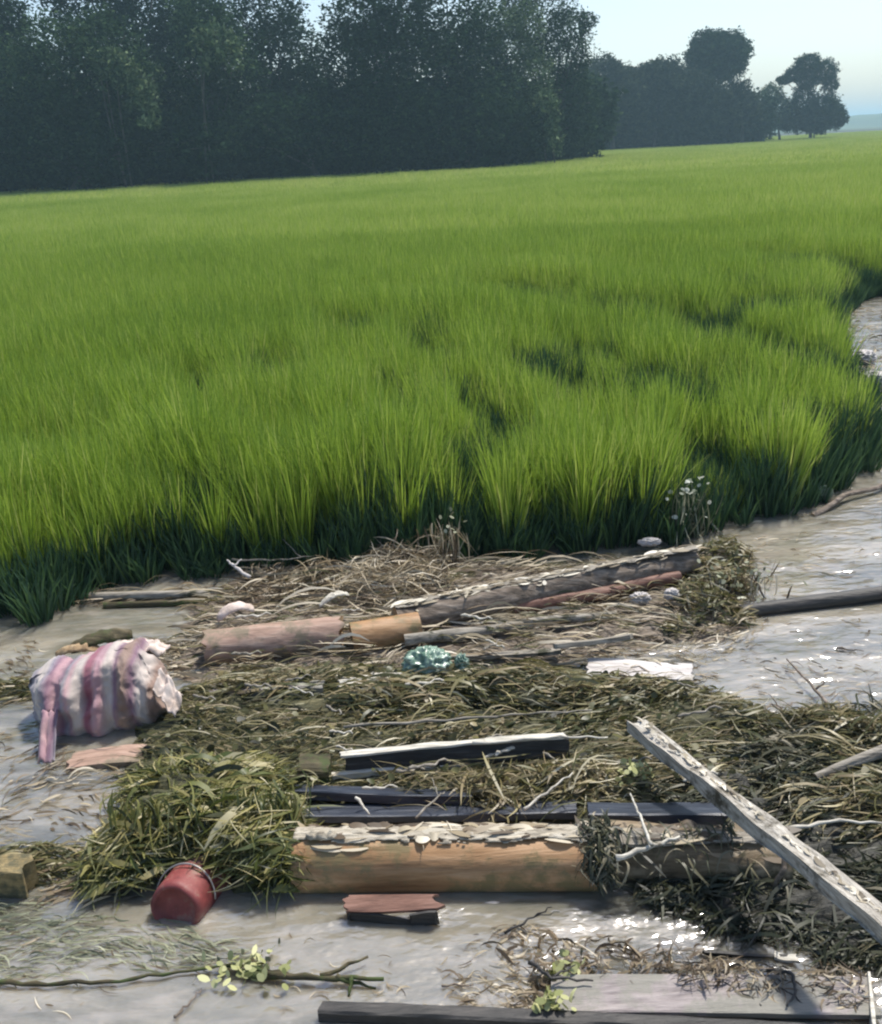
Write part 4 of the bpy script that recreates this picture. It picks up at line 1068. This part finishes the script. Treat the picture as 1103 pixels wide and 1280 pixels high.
rgs = random.Random(44)
proto = None
for k in range(34):
    x, y = rgs.uniform(250, 900), rgs.uniform(845, 1015)
    if k > 24: x, y = rgs.uniform(300, 800), rgs.uniform(745, 835)
    p = P(x, y, 0.085 + rgs.uniform(0, 0.02))
    if proto is None or k % 6 == 0:
        L_ = rgs.uniform(0.07, 0.16); mb = MB()
        path = [Vector((-L_ / 2 + L_ * i / 8, 0.006 * math.sin(i * 1.3 + k), 0.004 * math.cos(i * 2 + k))) for i in range(9)]
        mb.add(tube_np(path, [0.0045 * (1 + 0.3 * math.sin(i * 2 + k)) * (1 - 0.04 * i) for i in range(9)], 6))
        o = mb.build('driftwood_stick', M['pale_wood' if k % 12 else 'grey_wood']); proto = o
    else:
        o = proto.copy(); sc.collection.objects.link(o)
    o.location = p; o.rotation_euler = (0, rgs.gauss(0, 0.12), rgs.gauss(0.05, 0.5)); o.scale = (rgs.uniform(0.7, 1.5),) * 3
    tag(o, 'small pale driftwood stick lodged among the matted weeds', 'stick', 'small pale sticks lodged in the matted weeds')

# ---- loose plant matter nobody could count
def to_uv_poly(px_poly): return np.array([tuple(P(a, b)[:2]) for a, b in px_poly])
def sample_poly(px_poly, n, rg):
    w = to_uv_poly(px_poly); lo, hi = w.min(0), w.max(0)
    out = np.zeros((0, 2))
    while len(out) < n:
        q = rg.uniform(lo, hi, (n * 3, 2)); q = q[in_poly(q[:, 0], q[:, 1], w)]
        out = np.concatenate([out, q])
    return out[:n]
def poly_edge_dist(q, w):
    d = np.full(len(q), 1e9)
    for a, b in zip(w, np.roll(w, -1, 0)):
        ab = b - a; t = np.clip(((q - a) @ ab) / (ab @ ab + 1e-12), 0, 1)
        d = np.minimum(d, np.linalg.norm(q - (a + t[:, None] * ab), axis=1))
    return d
def litter(name, label, cat, regions, mat, seed, base=True):
    """regions: (px polygon, pieces, pile height, length range, width range, yaw spread, upness, hue mean)"""
    rg = np.random.default_rng(seed)
    VV, FF, HH = [], [], []; o = 0
    for (poly, n, ht, Lr, wr, ys, up, hm) in regions:
        w = to_uv_poly(poly)
        q = sample_poly(poly, n, rg)
        e = poly_edge_dist(q, w)
        cl = nz2(q, 5.0, seed * 0.37); cl2 = nz2(q, 14.0, seed * 0.11)
        keep = (cl + 0.5 * cl2 + rg.normal(0, 0.18, n) + np.clip(e / 0.06, 0, 1) * 0.5) > 0.22
        q, e, cl, cl2 = q[keep], e[keep], cl[keep], cl2[keep]; m = len(q)
        env = np.clip(e / 0.14, 0.05, 1) ** 0.7
        top = ht * env * (0.65 + 0.6 * cl + 0.35 * cl2)
        z = np.maximum(top * rg.uniform(0.55, 1.1, m), 0.004)
        # drift lines: most pieces lie along the current, clumps share a direction
        ang = nz2(q, 2.2, seed + 4.0) * 1.1
        yaw = ang + rg.normal(0, ys, m) + rg.integers(0, 2, m) * np.pi
        L = rg.uniform(*Lr, m) * rg.uniform(0.5, 1.2, m); ww = rg.uniform(*wr, m)
        V, F, H = ribbons(np.column_stack([q, z]), yaw, rg.normal(0, up, m), L, ww, rg.normal(0, 0.16, m) * L, rg.normal(0.02, 0.1, m) * L,
                          np.clip(hm + rg.normal(0, 0.2, m) + 0.25 * cl, 0, 1), rg.uniform(-1.2, 1.2, m))
        VV.append(V); FF.append(F + o); HH.append(H); o += len(V)
        if base:
            pass
    V = np.concatenate(VV); ob = mesh_np(name, V, np.concatenate(FF), M[mat], attrs={'hue': np.concatenate(HH)})
    return recentre(tag(ob, label, cat, kind='stuff'))
def mound(name, label, cat, regions, mat, step=0.012, seed=0):
    """sodden base of the drift: a lumpy surface over the traced patches"""
    ws = [(to_uv_poly(p), h) for p, h in regions]
    al = np.concatenate([w for w, _ in ws]); lo, hi = al.min(0) - 0.05, al.max(0) + 0.05
    xs = np.arange(lo[0], hi[0], step); ys = np.arange(lo[1], hi[1], step)
    X, Y = np.meshgrid(xs, ys); q = np.stack([X.ravel(), Y.ravel()], 1)
    z = np.full(len(q), -0.03)
    near = np.zeros(len(q), bool)
    for w, h in ws:
        ins = in_poly(q[:, 0], q[:, 1], w); e = poly_edge_dist(q, w)
        zz = np.where(ins, h * np.clip(e / 0.12, 0, 1) ** 0.6, -np.clip(e / 0.03, 0, 1) * 0.03)
        z = np.maximum(z, zz); near |= ins | (e < 0.03)
    use = np.where(near)[0]
    nn = np.zeros(len(q))
    for i in use:
        a, b = q[i]
        nn[i] = mnoise.fractal(Vector((a * 6, b * 13, seed)), 1, 2, 3) * 0.6 + mnoise.noise(Vector((a * 20, b * 45, seed))) * 0.35
    z = np.where(z > 0, z * (0.7 + 0.75 * nn) - 0.006, z)
    z = z + np.where(near, 0.012 * nn, 0)
    V = np.column_stack([q, z])
    nx, ny = len(xs), len(ys)
    idx = np.arange(nx * ny).reshape(ny, nx)
    f = np.stack([idx[:-1, :-1], idx[:-1, 1:], idx[1:, 1:], idx[1:, :-1]], -1).reshape(-1, 4)
    f = f[near[f].all(1)]
    us, inv = np.unique(f, return_inverse=True)
    ob = mesh_np(name, V[us], inv.reshape(f.shape), M[mat], smooth=True)
    return recentre(tag(ob, label, cat, kind='stuff'))

R_UP = [(235, 752), (262, 738), (300, 722), (440, 712), (560, 698), (700, 706), (860, 690), (935, 688), (945, 770), (925, 800), (800, 812), (700, 835), (520, 840), (240, 860), (205, 838), (225, 790)]
R_MID = [(180, 880), (300, 838), (430, 826), (560, 836), (700, 828), (800, 848), (900, 862), (985, 905), (1110, 905), (1180, 1000), (1180, 1080), (1000, 1090), (930, 1048), (740, 1032), (380, 1030), (300, 1090), (160, 1080), (140, 1000)]
R_RIGHT = [(790, 980), (900, 930), (1120, 905), (1180, 1000), (1180, 1185), (1060, 1200), (940, 1160), (880, 1130), (860, 1085)]
R_HEAP = [(132, 1050), (180, 985), (260, 950), (345, 960), (385, 1010), (382, 1075), (350, 1108), (292, 1118), (280, 1085), (190, 1085), (165, 1098)]
M['brown_mulch'] = grained('brown_mulch', (0.04, 0.03, 0.02), (0.13, 0.1, 0.072), (0.27, 0.22, 0.17), (2.2, 9, 9), 5, 0.6, 1.0, kind='World', spec=0.5)
mound('brown_mulch', 'brown sodden mulch under the far side of the drift', 'mulch', [(R_UP, 0.026)], 'brown_mulch', 0.012, 5)
mound('sodden_mulch', 'dark sodden mulch floating as the base of the near drift', 'mulch', [(R_MID, 0.042), (R_HEAP, 0.14)], 'mulch', 0.013, 3)
M['shade_mulch'] = grained('shade_mulch', (0.006, 0.006, 0.004), (0.016, 0.016, 0.01), (0.045, 0.04, 0.026), (2.2, 8, 8), 5, 0.6, 1.0, kind='World', spec=0.5)  # black tone paints in the shade beneath the slanting plank
mound('shade_mulch', 'blackish mulch coloured as the shade under the lower half of the slanting plank', 'mulch', [(R_RIGHT, 0.062)], 'shade_mulch', 0.012, 8)
litter('drifted_straw', 'pale and brown straw lodged along the far side of the drift', 'straw', [
    (R_UP, 4600, 0.06, (0.02, 0.14), (0.002, 0.007), 0.25, 0.1, 0.5),
    (R_UP, 800, 0.085, (0.1, 0.34), (0.003, 0.014), 0.18, 0.06, 0.6),
    ([(100, 745), (260, 736), (262, 752), (110, 762)], 260, 0.02, (0.08, 0.3), (0.003, 0.01), 0.12, 0.03, 0.5),
    ([(130, 800), (230, 800), (250, 850), (200, 850)], 260, 0.04, (0.04, 0.16), (0.004, 0.012), 0.5, 0.1, 0.6),
    ([(400, 760), (440, 700), (560, 690), (570, 745), (500, 775)], 1100, 0.16, (0.08, 0.3), (0.003, 0.008), 1.0, 0.3, 0.5),
    ([(270, 770), (300, 715), (450, 705), (440, 760)], 700, 0.09, (0.06, 0.25), (0.004, 0.01), 0.9, 0.2, 0.4)], 'straw', 5)
litter('floating_weeds', 'tangled green and brown weeds matted over the middle of the drift', 'weeds', [
    (R_MID, 21000, 0.065, (0.015, 0.1), (0.0015, 0.006), 0.5, 0.12, 0.5),
    (R_MID, 2200, 0.09, (0.1, 0.32), (0.0015, 0.006), 0.3, 0.08, 0.62),
    (R_MID, 1500, 0.1, (0.02, 0.05), (0.012, 0.026), 0.8, 0.3, 0.3),
    ([(-30, 852), (62, 846), (50, 874), (-30, 884)], 500, 0.03, (0.03, 0.14), (0.003, 0.009), 0.3, 0.08, 0.4),
    ([(0, 1055), (150, 1050), (190, 1085), (170, 1112), (0, 1116)], 900, 0.03, (0.02, 0.12), (0.003, 0.009), 0.4, 0.08, 0.45),
    (R_UP, 1500, 0.09, (0.03, 0.16), (0.003, 0.009), 0.3, 0.12, 0.35),
    ([(860, 900), (1000, 890), (1180, 900), (1180, 1090), (1010, 1060), (900, 960)], 6500, 0.1, (0.03, 0.18), (0.003, 0.01), 0.5, 0.15, 0.42),
    ([(230, 860), (700, 835), (880, 870), (760, 925), (430, 920), (300, 900)], 5000, 0.09, (0.05, 0.2), (0.004, 0.014), 0.5, 0.12, 0.45),
    ([(830, 800), (840, 700), (900, 680), (940, 695), (945, 790)], 1500, 0.12, (0.05, 0.16), (0.004, 0.012), 1.2, 0.35, 0.4),
    ([(540, 1000), (600, 970), (760, 960), (800, 1000), (700, 1030), (560, 1030)], 1200, 0.12, (0.05, 0.2), (0.003, 0.01), 1.0, 0.3, 0.6),
    ([(480, 860), (600, 850), (700, 870), (640, 900), (500, 900)], 900, 0.09, (0.05, 0.2), (0.005, 0.014), 0.5, 0.2, 0.25)], 'weeds', 8)
litter('shade_stalks', 'blackish root stalks darkened as the shade under the slanting plank at the right', 'weeds', [
    (R_RIGHT, 8000, 0.085, (0.04, 0.2), (0.002, 0.01), 0.6, 0.16, 0.4),
    ([(800, 1110), (980, 1060), (1180, 1100), (1180, 1215), (1060, 1215), (930, 1175), (820, 1140)], 14000, 0.06, (0.03, 0.2), (0.003, 0.01), 0.8, 0.2, 0.3),
    ([(880, 905), (1000, 890), (1110, 880), (1150, 960), (960, 960)], 500, 0.11, (0.05, 0.22), (0.003, 0.008), 1.2, 0.4, 0.6)], 'roots', 12)  # dark roots, deepened in colour for the shade under the plank
def drape():
    rg = np.random.default_rng(61); n = 360
    xs = np.concatenate([rg.normal(748, 9, 300), rg.uniform(780, 960, 60)])
    V3 = []
    for x in xs:
        a_ = rg.uniform(-0.2, 1.5); r_ = 0.1
        c_ = P(x, 1074, 0.047); V3.append((c_.x, c_.y - math.sin(a_) * r_, 0.047 + math.cos(a_) * r_))
    V3 = np.array(V3)
    V, F, H = ribbons(V3, np.pi / 2 + rg.normal(0, 0.9, n), rg.normal(0.5, 0.3, n), rg.uniform(0.03, 0.11, n), rg.uniform(0.003, 0.009, n), rg.normal(0, 0.02, n), rg.normal(0.01, 0.01, n), np.clip(rg.normal(0.45, 0.25, n), 0, 1), rg.uniform(-0.6, 0.6, n), 6)
    tag(recentre(mesh_np('draped_weeds', V, F, M['roots'], attrs={'hue': H})), 'dark weeds draped over the log where the peeled wood ends', 'weeds', kind='stuff')
drape()
# the heap over the bucket
def heap():
    rg = np.random.default_rng(21)
    c = P(262, 1062, 0.0)
    n = 9500
    lumps = [(195, 1045, 0.13, 0.1, 0.09), (262, 1030, 0.13, 0.12, 0.16), (325, 1045, 0.11, 0.12, 0.14), (310, 985, 0.15, 0.12, 0.11), (235, 970, 0.15, 0.1, 0.08), (160, 1065, 0.07, 0.06, 0.05), (352, 1070, 0.05, 0.06, 0.12)]
    which = rg.integers(0, len(lumps), n)
    lc = np.array([tuple(P(a, b + 30, 0.0)[:2]) for a, b, *_ in lumps]); lr = np.array([l[2:4] for l in lumps])
    q = lc[which] + rg.normal(0, 0.5, (n, 2)) * lr[which]
    cl = nz2(q, 7.0, 2.2) + 0.5 * nz2(q, 18.0, 7.2)
    hh = np.zeros(n)
    for (cc, rr_, l) in zip(lc, lr, lumps):
        e = (((q - cc) / (rr_ * 1.15)) ** 2).sum(1); hh = np.maximum(hh, l[4] * np.exp(-e * 0.8))
    z = hh * (0.9 + 0.55 * cl) * rg.uniform(0.75, 1.05, n) + 0.02
    rr = np.zeros(n)
    yaw = nz2(q, 3.0, 6.0) * 1.8 + 0.35 + rg.normal(0, 0.6, n)
    pitch = rg.normal(0, 0.26, n)
    out = np.clip(rr - 0.6, 0, 1)
    L = rg.uniform(0.04, 0.22, n)
    V, F, H = ribbons(np.column_stack([q, z]), yaw, pitch, L, np.where(rg.uniform(0, 1, n) < 0.12, rg.uniform(0.012, 0.026, n), rg.uniform(0.002, 0.008, n)), rg.normal(0, 0.2, n) * L, rg.normal(0.08, 0.1, n) * L,
                      np.clip(0.46 + rg.normal(0, 0.24, n) + 0.4 * cl, 0, 1), rg.uniform(-1.2, 1.2, n), 6)
    VV, FF, HH = [V], [F], [H]; o = len(V)
    # stalks hanging over the front
    n = 420
    a = rg.uniform(-0.95, 0.95, n)
    q = np.column_stack([c.x + 0.02 + a * 0.31, c.y - 0.08 * np.sqrt(1 - a * a) - rg.uniform(-0.03, 0.03, n), 0.115 + rg.uniform(-0.05, 0.07, n)])
    m = (np.abs(q[:, 0] - cb.x) > 0.11) | (q[:, 2] > 0.16)
    q = q[m]; n = len(q)
    V, F, H = ribbons(q, np.pi / 2 + rg.normal(0, 0.6, n), rg.normal(1.05, 0.3, n), rg.uniform(0.08, 0.2, n), rg.uniform(0.003, 0.01, n), rg.normal(0, 0.02, n), rg.uniform(0.0, 0.04, n),
                      np.clip(rg.normal(0.4, 0.22, n), 0, 1), rg.uniform(-1.2, 1.2, n), 6)
    VV.append(V); FF.append(F + o); HH.append(H)
    ob = mesh_np('weed_heap', np.concatenate(VV), np.concatenate(FF), M['heap'], attrs={'hue': np.concatenate(HH)})
    recentre(tag(ob, 'yellow green heap of cut weeds piled over the red bucket', 'weeds', kind='stuff'))
    # sodden core
    bm = bmesh.new(); bmesh.ops.create_icosphere(bm, subdivisions=5, radius=1)
    for v in bm.verts:
        k = 1 + 0.3 * mnoise.fractal(v.co * 2.5, 1, 2, 4)
        v.co = Vector((v.co.x * 0.24 * k, v.co.y * 0.13 * k, v.co.z * 0.12 * k))
    me = bpy.data.meshes.new('heap_core'); bm.to_mesh(me); bm.free(); me.materials.append(M['mulch'])
    o2 = link(bpy.data.objects.new('heap_core', me)); o2.location = (c.x + 0.02, c.y + 0.12, 0.02)
    tag(o2, 'dark rotten inside of the weed heap over the bucket', 'mulch', kind='stuff')
heap()
litter('drift_leaves', 'scattered bits of leaf and straw floating thinly on the open water', 'litter', [
    ([(0, 1060), (180, 1060), (250, 1110), (130, 1140), (0, 1120)], 420, 0.012, (0.03, 0.12), (0.003, 0.01), 0.3, 0.03, 0.35),
    ([(-20, 935), (185, 930), (180, 1055), (-20, 1060)], 420, 0.012, (0.02, 0.14), (0.003, 0.01), 0.3, 0.03, 0.45),
    ([(620, 1160), (760, 1160), (900, 1200), (900, 1270), (640, 1262)], 520, 0.03, (0.02, 0.1), (0.002, 0.009), 0.8, 0.2, 0.3),
    ([(900, 640), (1110, 610), (1110, 760), (930, 770)], 200, 0.01, (0.02, 0.14), (0.003, 0.009), 0.25, 0.02, 0.4),
    ([(700, 800), (930, 790), (900, 880), (720, 850)], 350, 0.03, (0.03, 0.12), (0.003, 0.01), 0.4, 0.05, 0.5),
    ([(930, 780), (1110, 770), (1110, 900), (920, 890)], 160, 0.01, (0.02, 0.1), (0.003, 0.007), 0.4, 0.02, 0.3),
    ([(820, 1205), (1090, 1212), (1095, 1275), (820, 1270)], 700, 0.11, (0.015, 0.07), (0.002, 0.006), 0.8, 0.08, 0.25),
    ([(560, 1215), (700, 1225), (700, 1275), (560, 1260)], 120, 0.02, (0.02, 0.08), (0.002, 0.006), 0.6, 0.05, 0.4),
    ([(1050, 390), (1120, 380), (1120, 520), (1080, 520)], 200, 0.05, (0.04, 0.2), (0.005, 0.02), 0.6, 0.2, 0.4),
    ([(-20, 790), (60, 800), (50, 930), (-20, 940)], 160, 0.01, (0.03, 0.12), (0.003, 0.01), 0.3, 0.02, 0.4),
    ([(0, 1150), (560, 1160), (1000, 1180), (900, 1260), (0, 1270)], 260, 0.006, (0.015, 0.07), (0.002, 0.006), 0.5, 0.02, 0.4)], 'straw', 15)
litter('water_weed', 'pale green water weed spread under the surface at the bottom left', 'water weed', [
    ([(-20, 1120), (160, 1130), (330, 1195), (260, 1215), (100, 1232), (-20, 1226)], 750, 0.006, (0.02, 0.12), (0.002, 0.006), 0.25, 0.02, 0.5)], 'waterweed', 16)
# upright waterside plants
def small_plant(name, label, cat, px, py, n, h, spread, mats, seed, flowers=0):
    c = P(px, py, 0.0); rg = np.random.default_rng(seed)
    root = empty(name, c, label, cat)
    q = np.column_stack([c.x + rg.normal(0, spread, n), c.y + rg.normal(0, spread * 0.7, n), rg.uniform(0.2, 0.5, n) * h])
    V, F, H = ribbons(q, rg.uniform(0, 6.28, n), rg.normal(1.15, 0.3, n), rg.uniform(0.5, 1.0, n) * h, rg.uniform(0.004, 0.01, n), rg.normal(0, 0.05, n) * h, rg.normal(0, 0.05, n) * h, rg.uniform(0, 1, n), rg.uniform(-1, 1, n), 6)
    so = mesh_np('stalks', V, F, M[mats[0]], root, attrs={'hue': H})
    so['kind'] = 'stuff'
    if flowers:
        q = np.column_stack([c.x + rg.normal(0, spread, flowers), c.y + rg.normal(-0.03, spread * 0.6, flowers), rg.uniform(0.35, 1.0, flowers) * h])
        V, F, H = ribbons(q, rg.uniform(0, 6.28, flowers), rg.normal(0, 0.6, flowers), rg.uniform(0.015, 0.035, flowers), rg.uniform(0.012, 0.025, flowers), np.zeros(flowers), np.zeros(flowers), rg.uniform(0, 1, flowers), rg.uniform(-1, 1, flowers), 4)
        lo = mesh_np('leaves', V, F, M[mats[1]], root, attrs={'hue': H}); lo['kind'] = 'stuff'
    return root
small_plant('waterside_plant', 'pale flowering weed at the water edge left of the long bark log', 'plant', 560, 712, 60, 0.32, 0.07, ('straw', 'waterweed'), 31, 16)
small_plant('waterside_plant', 'pale speckled weed growing at the foot of the rice near its right end', 'plant', 858, 672, 60, 0.36, 0.05, ('waterweed', 'white_petal'), 32, 30)
small_plant('waterside_plant', 'leafy drift weed at the right tip of the far drift', 'plant', 915, 745, 70, 0.15, 0.12, ('straw', 'waterweed'), 33, 60)
small_plant('yellow_leaf_cluster', 'yellow green leaves drifted against the front edge of the wide board', 'leaves', 690, 1262, 14, 0.07, 0.02, ('yellow_leaf', 'yellow_leaf'), 34, 30)
small_plant('yellow_leaf_cluster', 'pale leaves lying in the twigs just above the wide board', 'leaves', 700, 1215, 14, 0.04, 0.03, ('waterweed', 'yellow_leaf'), 35, 26)
small_plant('yellow_leaf_cluster', 'bright yellow green sprig in the weeds by the upper end of the slanting plank', 'leaves', 790, 985, 20, 0.12, 0.03, ('yellow_leaf', 'yellow_leaf'), 36, 50)
small_plant('floating_plant', 'pale yellowish leaf clump floating below the red bucket', 'leaves', 310, 1206, 20, 0.03, 0.05, ('waterweed', 'yellow_leaf'), 37, 60)

# ------------------------------------------------------------------ haze
m, nt, out = new_mat('haze_air')
pv = nt.nodes.new('ShaderNodeVolumePrincipled')
pv.inputs['Color'].default_value = (0.52, 0.8, 0.92, 1)
pv.inputs['Density'].default_value = 0.0010
pv.inputs['Anisotropy'].default_value = 0.2
nt.links.new(pv.outputs[0], out.inputs['Volume'])
x0, x1, y0, y1, z0, z1 = -1700, 1700, -60, 3050, -1.4, 26
hz = mesh_np('haze', [(x0, y0, z0), (x1, y0, z0), (x1, y1, z0), (x0, y1, z0), (x0, y0, z1), (x1, y0, z1), (x1, y1, z1), (x0, y1, z1)],
             [[0, 3, 2, 1], [4, 5, 6, 7], [0, 1, 5, 4], [1, 2, 6, 5], [2, 3, 7, 6], [3, 0, 4, 7]], m)
tag(hz, 'thin pale haze hanging over the field and the trees', 'haze', kind='stuff')
